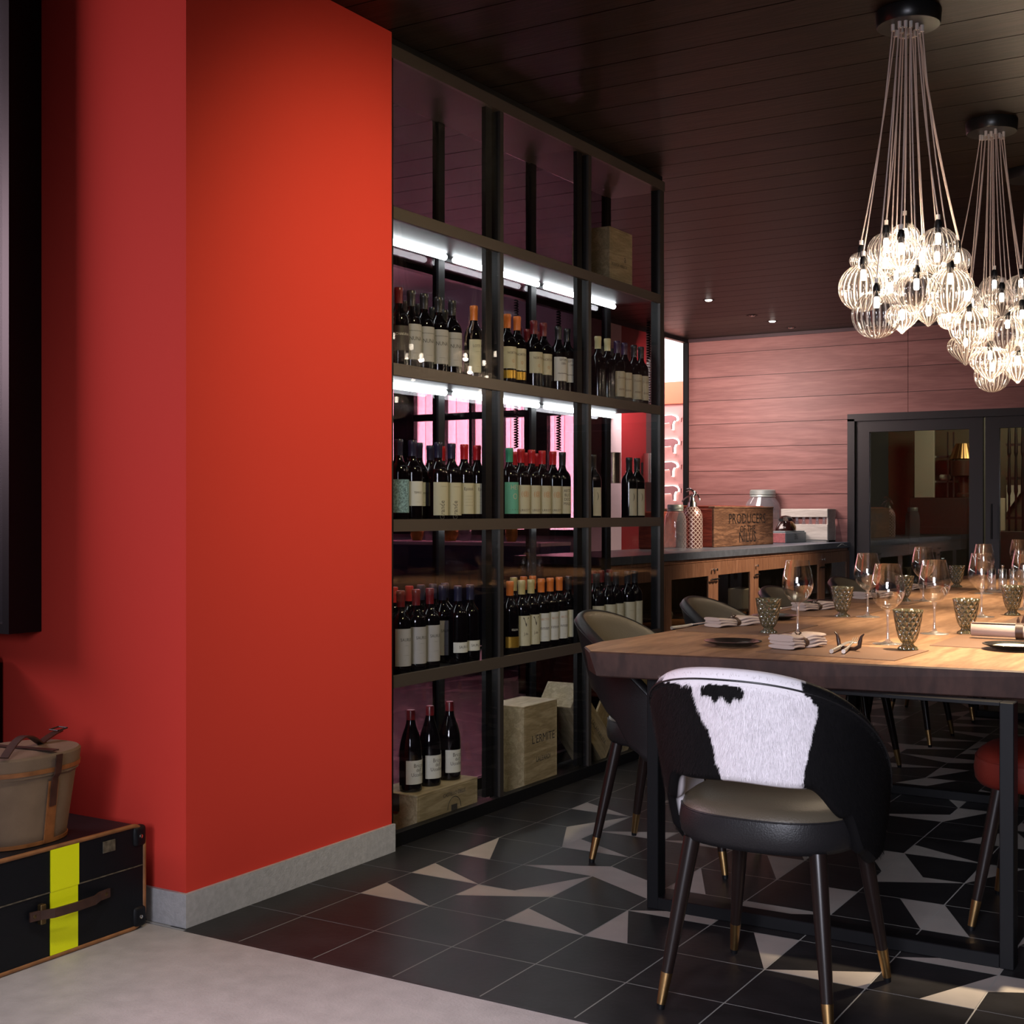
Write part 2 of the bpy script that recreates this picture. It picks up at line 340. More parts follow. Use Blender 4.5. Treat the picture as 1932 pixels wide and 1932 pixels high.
# ------------------------------------------------------------------ mesh helpers
class MB:
    def __init__(s):
        s.v = []; s.f = []; s.mi = []; s.cur = 0

    def add(s, vs, fs):
        n = len(s.v); s.v += [tuple(p) for p in vs]
        for f in fs: s.f.append(tuple(n + i for i in f)); s.mi.append(s.cur)
        return s

    def box(s, x0, x1, y0, y1, z0, z1):
        return s.add([(x0, y0, z0), (x1, y0, z0), (x1, y1, z0), (x0, y1, z0), (x0, y0, z1), (x1, y0, z1), (x1, y1, z1), (x0, y1, z1)],
                     [(0, 3, 2, 1), (4, 5, 6, 7), (0, 1, 5, 4), (1, 2, 6, 5), (2, 3, 7, 6), (3, 0, 4, 7)])

    def rbox(s, x0, x1, y0, y1, z0, z1, r=0.005, seg=2, rot=None, piv=None):
        bm = bmesh.new(); bmesh.ops.create_cube(bm, size=1)
        for v in bm.verts:
            v.co = Vector(((x0 + x1) / 2 + v.co.x * (x1 - x0), (y0 + y1) / 2 + v.co.y * (y1 - y0), (z0 + z1) / 2 + v.co.z * (z1 - z0)))
        bmesh.ops.bevel(bm, geom=bm.edges[:], offset=r, segments=seg, affect='EDGES', profile=0.5)
        if rot: bmesh.ops.rotate(bm, verts=bm.verts, cent=piv or (0, 0, 0), matrix=rot)
        bm.verts.index_update()
        s.add([v.co[:] for v in bm.verts], [[v.index for v in f.verts] for f in bm.faces]); bm.free(); return s

    def tube(s, pts, rad, seg=8, cap=True):
        pts = [Vector(p) for p in pts]; n = len(pts)
        rs = rad if isinstance(rad, (list, tuple)) else [rad] * n
        vs = []; prev = None
        for i, p in enumerate(pts):
            d = (pts[min(i + 1, n - 1)] - pts[max(i - 1, 0)])
            d = d.normalized() if d.length > 1e-9 else Vector((0, 0, 1))
            if prev is None:
                u = d.cross(Vector((0, 0, 1)) if abs(d.z) < 0.9 else Vector((1, 0, 0))).normalized()
            else:
                u = (prev - d * prev.dot(d)).normalized()
            prev = u; w = d.cross(u)
            for k in range(seg):
                a = 2 * PI * k / seg; vs.append(p + (u * math.cos(a) + w * math.sin(a)) * rs[i])
        fs = []
        for i in range(n - 1):
            for k in range(seg):
                fs.append((i * seg + k, i * seg + (k + 1) % seg, (i + 1) * seg + (k + 1) % seg, (i + 1) * seg + k))
        if cap: fs.append(tuple(range(seg - 1, -1, -1))); fs.append(tuple((n - 1) * seg + k for k in range(seg)))
        return s.add(vs, fs)

    def strip(s, pts, nrm, wid, th):
        """flat strap along pts; nrm gives the outward normals"""
        vs = []; fs = []; n = len(pts)
        for i in range(n):
            p = Vector(pts[i]); d = (Vector(pts[min(i + 1, n - 1)]) - Vector(pts[max(i - 1, 0)])).normalized()
            N_ = Vector(nrm[i] if isinstance(nrm, list) else nrm).normalized(); sd = d.cross(N_).normalized(); N_ = sd.cross(d).normalized()
            for a, b in ((-1, 0), (1, 0), (1, 1), (-1, 1)): vs.append(p + sd * (a * wid / 2) + N_ * (b * th))
        for i in range(n - 1):
            for k in range(4): fs.append((i * 4 + k, i * 4 + (k + 1) % 4, i * 4 + 4 + (k + 1) % 4, i * 4 + 4 + k))
        fs.append((3, 2, 1, 0)); fs.append(tuple((n - 1) * 4 + k for k in range(4)))
        return s.add(vs, fs)

    def lathe(s, prof, seg=24, c=(0, 0, 0), rib=0, ribd=0.0, arc=None):
        vs = []; fs = []; n = len(prof)
        full = arc is None; a0, a1 = (0, 2 * PI) if full else arc; cnt = seg if full else seg + 1
        for r, z in prof:
            for k in range(cnt):
                a = a0 + (a1 - a0) * k / seg
                rr = r * (1 + ribd * math.cos(rib * a)) if rib else r
                vs.append((c[0] + rr * math.cos(a), c[1] + rr * math.sin(a), c[2] + z))
        for i in range(n - 1):
            for k in range(seg):
                k2 = (k + 1) % seg if full else k + 1
                fs.append((i * cnt + k, i * cnt + k2, (i + 1) * cnt + k2, (i + 1) * cnt + k))
        return s.add(vs, fs)

    def grid(s, fn, nu, nv, close_u=False):
        vs = [fn(i / nu, j / nv) for j in range(nv + 1) for i in range(nu + (0 if close_u else 1))]
        c = nu if close_u else nu + 1; fs = []
        for j in range(nv):
            for i in range(nu): fs.append((j * c + i, j * c + (i + 1) % c, (j + 1) * c + (i + 1) % c, (j + 1) * c + i))
        return s.add(vs, fs)

    def mesh(s, name, mats, smooth=None):
        me = bpy.data.meshes.new(name); me.from_pydata(s.v, [], s.f)
        for m in (mats if isinstance(mats, (list, tuple)) else [mats]): me.materials.append(M[m])
        me.polygons.foreach_set('material_index', s.mi)
        if smooth is not None:
            me.polygons.foreach_set('use_smooth', [True] * len(me.polygons))
            me.update()
            me.set_sharp_from_angle(angle=smooth)
        me.update(); return me

    def build(s, name, mats, parent=None, smooth=None):
        return put(name, s.mesh(name, mats, smooth), parent)


def put(name, me, parent=None, loc=None, rot=None, label=None):
    o = bpy.data.objects.new(name, me); COL.objects.link(o)
    if parent: o.parent = parent
    if loc is not None: o.location = loc
    if rot is not None: o.rotation_euler = rot
    if label: o['label'] = label
    return o


def tag(o, label=None, cat=None, group=None, kind=None):
    if label: o['label'] = label
    if cat: o['category'] = cat
    if group: o['group'] = group
    if kind: o['kind'] = kind
    return o


def empty(name, loc=(0, 0, 0), rz=0.0, label=None, cat=None, group=None):
    o = bpy.data.objects.new(name, None); COL.objects.link(o); o.location = loc; o.rotation_euler = (0, 0, rz)
    o.empty_display_size = 0.05
    return tag(o, label, cat, group)


def dup(o, loc=None, rz=None, label=None, parent=None):
    c = o.copy(); COL.objects.link(c); c.parent = parent
    if loc is not None: c.location = loc
    if rz is not None: c.rotation_euler = (0, 0, rz)
    if label: c['label'] = label
    for ch in list(o.children): dup(ch, parent=c)
    return c


_txt = {}


def text_mb(string, size, align='CENTER', xs=1.0):
    key = (string, size, align, xs)
    if key in _txt: return _txt[key]
    cu = bpy.data.curves.new('lettering', 'FONT'); cu.body = string; cu.size = size; cu.align_x = align; cu.resolution_u = 2
    o = bpy.data.objects.new('lettering', cu); COL.objects.link(o)
    dg = bpy.context.evaluated_depsgraph_get(); me = bpy.data.meshes.new_from_object(o.evaluated_get(dg))
    vs = [(v.co.x * xs, v.co.y) for v in me.vertices]; fs = [tuple(p.vertices) for p in me.polygons]
    bpy.data.objects.remove(o); bpy.data.curves.remove(cu); bpy.data.meshes.remove(me)
    _txt[key] = (vs, fs); return _txt[key]


def text_flat(mb, string, size, origin, ux, uz, xs=1.0, align='CENTER'):
    vs, fs = text_mb(string, size, align, xs); O = Vector(origin); ux = Vector(ux); uz = Vector(uz)
    mb.add([O + ux * a + uz * b for a, b in vs], fs)


def text_cyl(mb, string, size, r, az, z, xs=1.0, align='CENTER', vert=False):
    vs, fs = text_mb(string, size, align, xs)
    out = []
    for a, b in vs:
        if vert: a, b = -b, a
        t = az + a / r; out.append((r * math.cos(t), r * math.sin(t), z + b))
    mb.add(out, fs)


# ================================================================== THE SETTING
XS = -2.761                       # front plane of the wine cabinet
CZ = 2.85                         # ceiling height
YB = 11.81                        # far wall
XL = -5.18                        # left wall
XW = -2.741; YW = 2.72            # red column faces
YE = 3.70                         # red column's far edge
GX0, GDX, GY0, GDY = -2.787, 0.2625, 2.700, 0.2712

# floor of tiles: a grout slab with single tiles, some with a light triangle let in
b = MB()
b.cur = 0; b.box(-9.5, 3.0, GY0, 15.5, -0.06, -0.0015)
tri = {(1, 2): ('00', 'u'), (1, 3): ('00', 'u'), (1, 4): ('00', 'v'), (2, 2): ('01', 'u'), (2, 3): ('10', 'v'), (2, 4): ('10', 'u'), (3, 2): ('00', 'u'),
       (4, 2): ('00', 'v'), (1, 7): ('00', 'u'), (1, 6): ('10', 'v'), (1, 5): ('11', 'v'), (2, 5): ('00', 'u'), (3, 3): ('11', 'u'), (2, 6): ('10', 'u'),
       (3, 4): ('00', 'u'), (7, 2): ('10', 'v'), (7, 3): ('10', 'u'), (8, 2): ('01', 'u'), (7, 4): ('00', 'v'), (6, 4): ('11', 'v'), (6, 2): ('10', 'u'),
       (6, 6): ('00', 'v'), (6, 5): ('01', 'u'), (6, 7): ('00', 'u'), (6, 8): ('10', 'v'), (6, 9): ('01', 'v'), (5, 9): ('10', 'u'), (5, 10): ('11', 'v'),
       (6, 10): ('01', 'u'), (5, 11): ('01', 'v'), (4, 11): ('10', 'v'), (5, 12): ('01', 'v'), (7, 6): ('01', 'v'), (5, 2): ('11', 'v'), (5, 3): ('01', 'u'),
       (5, 4): ('11', 'v'), (4, 3): ('10', 'u'), (4, 4): ('00', 'v')}
plain = {(5, 1), (6, 3), (4, 1), (1, 8), (7, 5), (3, 5), (8, 3)}
rnd = random.Random(5)
for i in range(-26, 22):
    for j in range(0, 47):
        x0, x1 = GX0 + i * GDX + 0.002, GX0 + (i + 1) * GDX - 0.002
        y0, y1 = GY0 + j * GDY + 0.002, GY0 + (j + 1) * GDY - 0.002
        if x1 < XW and y0 < YE + 0.05 and x1 > -9: continue
        if x0 > 2.9: continue
        P = {'00': (x0, y0), '10': (x1, y0), '11': (x1, y1), '01': (x0, y1)}
        order = ['00', '10', '11', '01']
        z = 0.0
        def face(pts, m):
            b.cur = m; n = len(pts)
            b.add([(p[0], p[1], z) for p in pts], [tuple(range(n))])
        t = tri.get((i, j))
        if t is None and (i, j) not in plain and i >= 1 and j >= 2 and rnd.random() < 0.80:
            t = (rnd.choice(order), rnd.choice('uv'))
        if t is None and i <= -3 and rnd.random() < 0.4: t = (rnd.choice(order), rnd.choice('uv'))
        if t is None: face([P[k] for k in order], 1); continue
        c = t[0]; cu = c[0]; cv = c[1]
        if t[1] == 'u':
            far = P[('1' if cu == '0' else '0') + cv]; o2 = P[cu + ('1' if cv == '0' else '0')]; C0 = P[c]; half = ((C0[0] + o2[0]) / 2, (C0[1] + o2[1]) / 2)
            rest = [half, o2, P[('1' if cu == '0' else '0') + ('1' if cv == '0' else '0')], far]
        else:
            far = P[cu + ('1' if cv == '0' else '0')]; o2 = P[('1' if cu == '0' else '0') + cv]; C0 = P[c]; half = ((C0[0] + o2[0]) / 2, (C0[1] + o2[1]) / 2)
            rest = [half, o2, P[('1' if cu == '0' else '0') + ('1' if cv == '0' else '0')], far]
        tr_ = [C0, far, half]
        def ccw(p): return sum(p[k][0] * p[(k + 1) % len(p)][1] - p[(k + 1) % len(p)][0] * p[k][1] for k in range(len(p))) > 0
        if not ccw(tr_): tr_ = tr_[::-1]
        if not ccw(rest): rest = rest[::-1]
        face(tr_, 2); face(rest, 1)
tag(b.build('floor', ['grout', 'dark_tile', 'light_tile']), 'dark tiled floor with light triangles let into the tiles', None, None, 'structure')
b = MB(); b.box(-5.5, 3.0, -4.0, GY0 - 0.012, -0.06, 0.0)
tag(b.build('floor_lobby', 'stone_floor'), 'pale textured stone floor in front of the dark tiles', None, None, 'structure')
b = MB(); b.box(-2.72, 3.0, GY0 - 0.012, GY0 + 0.001, -0.05, 0.0006)
tag(b.build('trim_1', 'edge_strip'), 'thin dark strip where stone floor meets tiles', None, None, 'structure')
# ceiling of dark boards
b = MB(); y = 4.626 - 0.237 * 37
while y < YB:
    b.box(XL, 3.0, y + 0.003, min(y + 0.234, YB), CZ, CZ + 0.015); y += 0.237
b.box(XL - 0.1, 3.0, -4.2, YB + 0.1, CZ + 0.012, CZ + 0.08)
tag(b.build('ceiling', 'ceiling_planks'), 'dark stained plank ceiling', None, None, 'structure')
# red column / wall at the left
b = MB(); b.box(-5.5, XW, YW, YE - 0.002, 0.0, CZ - 0.001)
tag(b.build('wall_red', 'red_paint'), 'red painted wall and column beside the wine cabinet', None, None, 'structure')
b = MB(); b.box(-5.5, XW + 0.012, YW - 0.012, YW, 0, 0.096); b.box(XW, XW + 0.012, YW, YE + 0.004, 0, 0.096)
tag(b.build('baseboard_red', 'skirting_stone'), 'grey textured skirting below the red wall', None, None, 'structure')
# right, rear walls close the room for reflections
b = MB(); b.box(3.0, 3.1, -4.2, YB + 0.1, 0, CZ); tag(b.build('wall_right', 'kitchen_dark'), 'dark wall at the right', None, None, 'structure')
# far plank wall with doorway
DX0, DX1, DZ1 = -3.585, 1.2, 2.02
def boards(mb, x0, x1, z0, z1):
    z = 0.221
    k0 = int((z0 - z) / 0.225) - 1; z += k0 * 0.225
    while z < z1:
        a, c = max(z + 0.0025, z0), min(z + 0.2225, z1)
        if c > a + 0.002: mb.box(x0, x1, YB, YB + 0.02, a, c)
        z += 0.225
b = MB(); boards(b, XL, DX0, 0, CZ)
boards(b, DX0, -3.081, DZ1, CZ); boards(b, -3.077, 0.2, DZ1, CZ); boards(b, 0.204, 3.0, DZ1, CZ); boards(b, DX1, 3.0, 0, DZ1)
b.cur = 1; b.box(XL - 0.02, DX0, YB + 0.016, YB + 0.12, 0, CZ); b.box(DX0, DX1, YB + 0.016, YB + 0.12, DZ1, CZ); b.box(DX1, 3.0, YB + 0.016, YB + 0.12, 0, CZ)
tag(b.build('wall_far', ['stained_planks', 'dark_panel']), 'wall of horizontal boards stained dusky pink', None, None, 'structure')
b = MB(); b.box(XL, 3.0, YB - 0.02, YB, CZ - 0.03, CZ); tag(b.build('trim_2', 'dark_panel'), 'dark cornice over the plank wall', None, None, 'structure')
# left wall: black framed opening near the far end, solid panels, then an opening to the alcove
YO0 = 11.25
b = MB(); b.box(XL - 0.05, XL, YO0, YB, CZ - 0.035, CZ); b.box(XL - 0.05, XL, YB - 0.03, YB, 0, CZ); b.box(XL - 0.05, XL + 0.003, 5.9, YO0, CZ - 0.04, CZ)
tag(b.build('trim_3', 'black_metal'), 'thin black frame around the left opening', None, None, 'structure')
b = MB(); b.cur = 0; b.box(XL - 0.12, XL, 9.75, 10.35, 0, CZ - 0.04); b.cur = 1; b.box(XL - 0.12, XL, 10.35, 10.85, 0, CZ - 0.04)
b.cur = 2; b.box(XL - 0.12, XL, 10.85, YO0, 0, CZ - 0.04)
tag(b.build('wall_left', ['mauve_plaster', 'red_panel', 'dark_panel']), 'left wall with mauve, red and dark panels', None, None, 'structure')
# alcove wall with curtained windows
YA = 9.72
def cpx(x): return on_y(x, 800, YA).x
b = MB()
z0w, z1w = 0.98, 2.42
b.box(-9.4, XL - 0.12, YA, YA + 0.12, z1w, 3.2); b.box(-9.4, XL - 0.12, YA, YA + 0.12, 0, z0w)
tag(b.build('wall_alcove', 'mauve_plaster'), 'mauve plaster wall around the curtained windows', None, None, 'structure')
b = MB(); b.box(-9.5, -9.4, 3.6, 13.3, 0, 3.2); tag(b.build('wall_far_left', 'dark_panel'), 'dark wall at the end of the side room', None, None, 'structure')
b = MB(); b.box(-9.4, XL - 0.12, 3.72, 13.2, 3.15, 3.2); tag(b.build('ceiling_side_room', 'white_plaster'), 'white ceiling of the side room', None, None, 'structure')
cols = [(745, 783), (826, 841), (887, 892), (930, 950), (991, 1034), (1086, 1097)]
wf = MB()
for a, c in cols: wf.box(cpx(a), min(cpx(c), XL - 0.12), YA - 0.02, YA + 0.04, z0w, z1w)
wf.box(-9.4, XL - 0.12, YA - 0.015, YA + 0.035, z1w - 0.05, z1w)
zt = on_y(900, 784, YA).z
wf.box(-9.4, XL - 0.12, YA - 0.015, YA + 0.035, zt - 0.03, zt + 0.03); wf.box(-9.4, XL - 0.12, YA - 0.03, YA + 0.05, z0w, z0w + 0.05)
for x in (-8.9, -8.3, -7.7): wf.box(x, x + 0.06, YA - 0.02, YA + 0.04, z0w, z1w)
wo = tag(wf.build('window_1', 'black_metal'), 'black framed window with pink curtains behind the wine cabinet', None, None, 'structure')
gp = MB(); gp.box(-9.4, XL - 0.12, YA + 0.01, YA + 0.014, z0w, z1w); gp.build('pane', 'cabinet_glass', wo)
b = MB()
def cur(u, v):
    x = -9.35 + u * (XL - 0.14 + 9.35); return (x, YA + 0.20 + 0.030 * math.sin(x * 62 + 1.3 * math.sin(x * 7)) + 0.012 * math.sin(x * 23 + v), z0w - 0.1 + v * (z1w + 0.2 - z0w + 0.1))
b.grid(cur, 700, 6)
tag(b.build('curtain', 'curtain', smooth=3.0), 'sheer pink curtain hanging in folds outside the alcove windows', 'curtain')
b = MB(); b.box(-9.6, XL - 0.1, YA + 0.62, YA + 0.64, 0.6, 2.9); tag(b.build('window_daylight', 'sky_glow'), 'bright daylight outside the curtained windows', None, None, 'structure')
b = MB(); b.box(-9.6, XL - 0.12, YA + 0.66, YA + 0.74, 0, 3.15); b.box(XL - 0.16, XL - 0.121, YA + 0.12, YA + 0.66, 0, 3.15)  # added unseen blocker, stops the daylight panel spilling onto the cow wall
tag(b.build('daylight_blocker', 'mauve_plaster'), 'added panels keeping the window daylight out of the side room', None, None, 'structure')
# side room with the cow reliefs, seen through the gap next to the cabinet
YC = 13.0
b = MB(); b.cur = 0; b.box(-9.4, XL + 0.3, YC, YC + 0.1, 2.575, 3.4); b.cur = 1; b.box(-9.4, XL + 0.3, YC - 0.03, YC + 0.1, 2.34, 2.575); b.cur = 2; b.box(-9.4, XL + 0.3, YC, YC + 0.1, 0, 2.34)
tag(b.build('wall_side_room', ['white_plaster', 'orange_band', 'pink_wall']), 'pink wall with orange band under a white top', None, None, 'structure')
light('side_room_fill', 'AREA', (-6.1, 12.2, 3.05), 22, (1.0, 0.95, 0.93), 0.9, 0.5, aim=(-6.0, 13, 2.8))  # added area light brightening the white wall top, no window here

# ================================================================== WINE CABINET
cab = empty('wine_cabinet', (XS, 0, 0), 0, 'tall black metal and glass wine cabinet beside the red column', 'cabinet')
YS = [3.715, 4.458, 5.204, 5.965]; DEP = 0.30
SH = [2.2335, 1.684, 1.134, 0.584]   # centre heights of the four boards
mat('post_metal', (0.030, 0.025, 0.022), 0.45, 0.2)
def post(y, w, nm='post', dp=0.05, x=0.0, mt='post_metal', z0=0.0):
    m = MB(); m.cur = 0; m.box(x - 0.012, x, y - w / 2, y + w / 2, z0, 2.80); m.cur = 1; m.box(x - dp, x - 0.012, y - w / 2 + 0.002, y + w / 2 - 0.002, z0, 2.80)
    return m.build(nm, [mt, 'black_metal'], cab)
post(3.717, 0.034, mt='black_metal'); post(4.458, 0.026); post(5.204, 0.026); post(5.965, 0.045)
for y in (3.725, 4.458, 5.204, 5.955):
    m = MB(); m.box(-DEP - 0.02, -DEP + 0.01, y - 0.022, y + 0.022, 0, 2.80); m.build('rear_post', 'black_metal', cab)
for y in (4.385, 5.135):
    m = MB(); m.box(-0.034, -0.015, y - 0.022, y + 0.022, 0.06, 2.78); m.build('door_stile', 'black_metal', cab)
m = MB(); m.box(-DEP, 0.004, 3.70, 5.99, 2.772, 2.818); m.build('top_rail', 'bronze_metal', cab)
m = MB(); m.box(-DEP, -0.01, 3.70, 5.99, 2.818, 2.848); m.build('top_plinth', 'black_metal', cab)
m = MB(); m.box(-0.03, 0.004, 3.70, 5.99, 0.001, 0.048); m.box(-DEP, -DEP + 0.03, 3.70, 5.99, 0.001, 0.048); m.box(-0.05, -0.03, 3.70, 5.99, 0.001, 0.03)
m.build('bottom_rail', 'black_metal', cab)
for z in SH:
    m = MB(); m.cur = 0; m.box(-0.014, 0.002, 3.733, 5.945, z - 0.023, z + 0.020); m.cur = 1; m.box(-DEP, -0.014, 3.733, 5.945, z - 0.008, z + 0.008); m.box(-DEP - 0.01, -DEP + 0.005, 3.733, 5.945, z - 0.02, z + 0.02)
    m.build('shelf_board', ['bronze_metal', 'black_metal'], cab)
gm, gr_ = [], []
zz = [0.048, 0.563, 1.113, 1.663, 2.2125, 2.772]; zt_ = [0.605, 1.155, 1.705, 2.2545]
for k in range(3):
    for r in range(5):
        z0 = 0.048 if r == 0 else zt_[r - 1]; z1 = zz[r + 1]
        m = MB(); m.box(-0.012, -0.008, YS[k] + 0.014, YS[k + 1] - 0.014, z0, z1); m.build('glass_pane', 'cabinet_glass', cab)
        m = MB(); m.box(-DEP - 0.004, -DEP, YS[k] + 0.014, YS[k + 1] - 0.014, z0, z1); m.build('rear_pane', 'rear_glass', cab)
    for z in SH:
        m = MB(); tr_ = 0.0125 if z > 1.5 else 0.0075; m.tube([(-0.25, YS[k] + 0.035, z - 0.0083 - tr_), (-0.25, YS[k + 1] - 0.035, z - 0.0083 - tr_)], tr_, 12); m.build('led_tube', 'led_glow', cab, smooth=1.0)

# ------------------------------------------------------------------ bottles
def bottle_prof(kind):
    if kind == 'burgundy':
        return [(0.0, 0.004), (0.036, 0.0), (0.042, 0.004), (0.043, 0.02), (0.043, 0.150), (0.040, 0.178), (0.031, 0.212), (0.020, 0.243), (0.0152, 0.268), (0.0145, 0.30), (0.0, 0.30)]
    return [(0.0, 0.004), (0.033, 0.0), (0.0375, 0.004), (0.038, 0.02), (0.038, 0.180), (0.0365, 0.195), (0.030, 0.209), (0.020, 0.221), (0.0150, 0.234), (0.0140, 0.30), (0.0, 0.30)]
BODY = {}
for kd in ('bordeaux', 'burgundy'):
    m = MB(); m.lathe(bottle_prof(kd), 28); BODY[kd] = m.mesh('body', 'wine_body', 0.9)
CAPM = {}
for k in CAPS:
    m = MB(); m.lathe([(0.0152, 0.243), (0.0156, 0.283), (0.0166, 0.285), (0.0166, 0.297), (0.0150, 0.3015), (0.0, 0.302)], 20)
    CAPM[k] = m.mesh('capsule', 'cap_' + k, 0.7)
    m = MB(); m.lathe([(0.0158, 0.250), (0.0158, 0.297), (0.0140, 0.3015), (0.0, 0.302)], 20); CAPM['b' + k] = m.mesh('capsule', 'cap_' + k, 0.7)
AZ0 = -0.42
# kind: z0, z1, half arc, material, text rows (string,size,z,ink,vertical), phrase
LB = {
    'nuna': (0.045, 0.175, 1.25, 'label_grey', [('NUNA', 0.021, 0.115, 'ink', 0), ('~~~~~~', 0.02, 0.145, 'ink', 0), ('_____', 0.012, 0.07, 'ink', 0)], 'grey'),
    'chakana': (0.07, 0.16, 1.1, 'label_dark', [('CHAKANA', 0.014, 0.125, 'ink_light', 0)], 'black'),
    'lote': (0.035, 0.165, 1.0, 'label_cream', [('LOTE 44', 0.015, 0.135, 'ink', 0), ('______', 0.010, 0.118, 'ink', 0), ('____', 0.010, 0.06, 'ink', 0)], 'cream'),
    'norton': (0.075, 0.165, 1.15, 'label_cream', [('NORTON', 0.014, 0.135, 'ink', 0), ('O', 0.018, 0.100, 'ink_orange', 0)], 'cream'),
    'septima': (0.06, 0.165, 1.2, 'label_white', [('SEPTIMA', 0.014, 0.148, 'ink', 0), ('OBRA', 0.013, 0.132, 'ink', 0), ('~~~~', 0.03, 0.085, 'ink', 0)], 'white'),
    'zuccardi': (0.035, 0.155, 1.1, 'label_cream', [('Zuccardi', 0.014, 0.120, 'ink', 0), ('mmm', 0.018, 0.065, 'ink', 0)], 'pale green'),
    'blue': (0.035, 0.155, 1.3, 'label_blue', [], 'blue patterned'),
    'tempus': (0.06, 0.150, 1.1, 'label_white', [('TEMPUS', 0.011, 0.105, 'ink', 0), ('____', 0.008, 0.075, 'ink', 0)], 'white'),
    'script': (0.025, 0.150, 1.15, 'label_cream', [('Grande', 0.028, 0.045, 'ink', 1), ('______', 0.012, 0.135, 'ink', 0)], 'tall cream'),
    'letter': (0.03, 0.150, 1.15, 'label_cream', [('Epistola', 0.017, 0.122, 'ink', 0), ('________', 0.010, 0.10, 'ink', 0), ('________', 0.010, 0.088, 'ink', 0), ('________', 0.010, 0.076, 'ink', 0), ('________', 0.010, 0.064, 'ink', 0)], 'printed cream'),
    'hey': (0.03, 0.160, 1.2, 'label_teal', [('HEY', 0.028, 0.130, 'label_cream', 0), ('O', 0.035, 0.09, 'label_cream', 0), ('____', 0.03, 0.05, 'ink', 0)], 'teal'),
    'spiral': (0.03, 0.150, 1.2, 'label_cream', [('(@)', 0.028, 0.105, 'ink_orange', 0), ('URKIOTT', 0.014, 0.04, 'ink', 0)], 'spiral printed cream'),
    'arte': (0.03, 0.150, 1.2, 'label_cream', [('ARTE', 0.018, 0.125, 'ink', 0), ('BLIC', 0.018, 0.106, 'ink', 0), ('DECI', 0.018, 0.087, 'ink', 0), ('MALB', 0.018, 0.068, 'ink', 0)], 'letter block'),
    'saurus': (0.03, 0.165, 1.15, 'label_grey', [('SAURUS', 0.016, 0.120, 'ink', 0), ('____', 0.010, 0.105, 'ink', 0), ('_____', 0.010, 0.07, 'ink', 0)], 'grey'),
    'smallsaur': (0.045, 0.085, 1.15, 'label_white', [('SAURUS', 0.014, 0.062, 'ink', 0)], 'small white'),
    'amber': (0.03, 0.075, 1.1, 'label_gold', [('KILLKA', 0.012, 0.10, 'ink_light', 0)], 'amber'),
    'chev': (0.03, 0.155, 1.15, 'label_cream', [('V', 0.055, 0.110, 'ink', 0), ('J.de', 0.016, 0.075, 'ink', 0)], 'chevron cream'),
    'house': (0.035, 0.155, 1.15, 'label_white', [('BECTUS', 0.013, 0.125, 'ink_orange', 0), ('nmnm', 0.022, 0.085, 'ink', 0), ('___', 0.010, 0.055, 'ink', 0)], 'white house'),
    'plain': (0.035, 0.155, 1.1, 'label_cream', [('_____', 0.010, 0.115, 'ink', 0)], 'cream'),
    'tall': (0.02, 0.150, 0.62, 'label_cream', [(')', 0.04, 0.10, 'ink', 0)], 'narrow cream'),
    'bricco': (0.03, 0.118, 1.2, 'label_white', [('Bricco', 0.021, 0.092, 'ink', 0), ("dell'", 0.019, 0.076, 'ink', 0), ('Uccellone', 0.019, 0.059, 'ink', 0)], 'white'),
}
LM = {}
def label_mesh(k, r):
    z0, z1, ha, mt, rows, _ = LB[k]
    m = MB(); m.lathe([(r, z0), (r, z1)], 18, arc=(AZ0 - ha, AZ0 + ha)); me = m.mesh('paper_label', mt, 3.0)
    t = MB(); mats = ['ink']
    for s_, sz, z, ink, vert in rows:
        if ink not in mats: mats.append(ink)
        t.cur = mats.index(ink); text_cyl(t, s_, sz, r + 0.0003, AZ0, z, 0.85, vert=bool(vert))
    return me, (t.mesh('lettering', mats) if rows else None)
ORD = ['first', 'second', 'third', 'fourth', 'fifth', 'sixth', 'seventh', 'eighth', 'ninth', 'tenth', 'eleventh', 'twelfth', 'thirteenth', 'fourteenth', 'fifteenth']
def add_bottle(loc, cap, lab, label, group, kind='bordeaux', band=False, rz=0.0, sc=1.0):
    o = empty('wine_bottle', loc, rz, label, 'bottle', group); o.scale = (sc, sc, sc)
    put('glass_body', BODY[kind], o); put('capsule', CAPM[('b' if kind == 'burgundy' else '') + cap], o)
    if lab:
        r = 0.0436 if kind == 'burgundy' else 0.0385
        if (lab, kind) not in LM: LM[(lab, kind)] = label_mesh(lab, r)
        me, te = LM[(lab, kind)]; l_ = put('paper_label', me, o)
        if te: put('lettering', te, l_)
    if band:
        if 'band' not in LM:
            m = MB(); m.lathe([(0.0386, 0.035), (0.0386, 0.068)], 18, arc=(AZ0 - 1.4, AZ0 + 1.4)); LM['band'] = m.mesh('gold_band', 'label_gold', 3.0)
        put('gold_band', LM['band'], o)
    return o
ROWX = {'f': -0.077, 'm': -0.157, 'b': -0.235}
RN = {'f': 'front row', 'm': 'middle row', 'b': 'back row'}
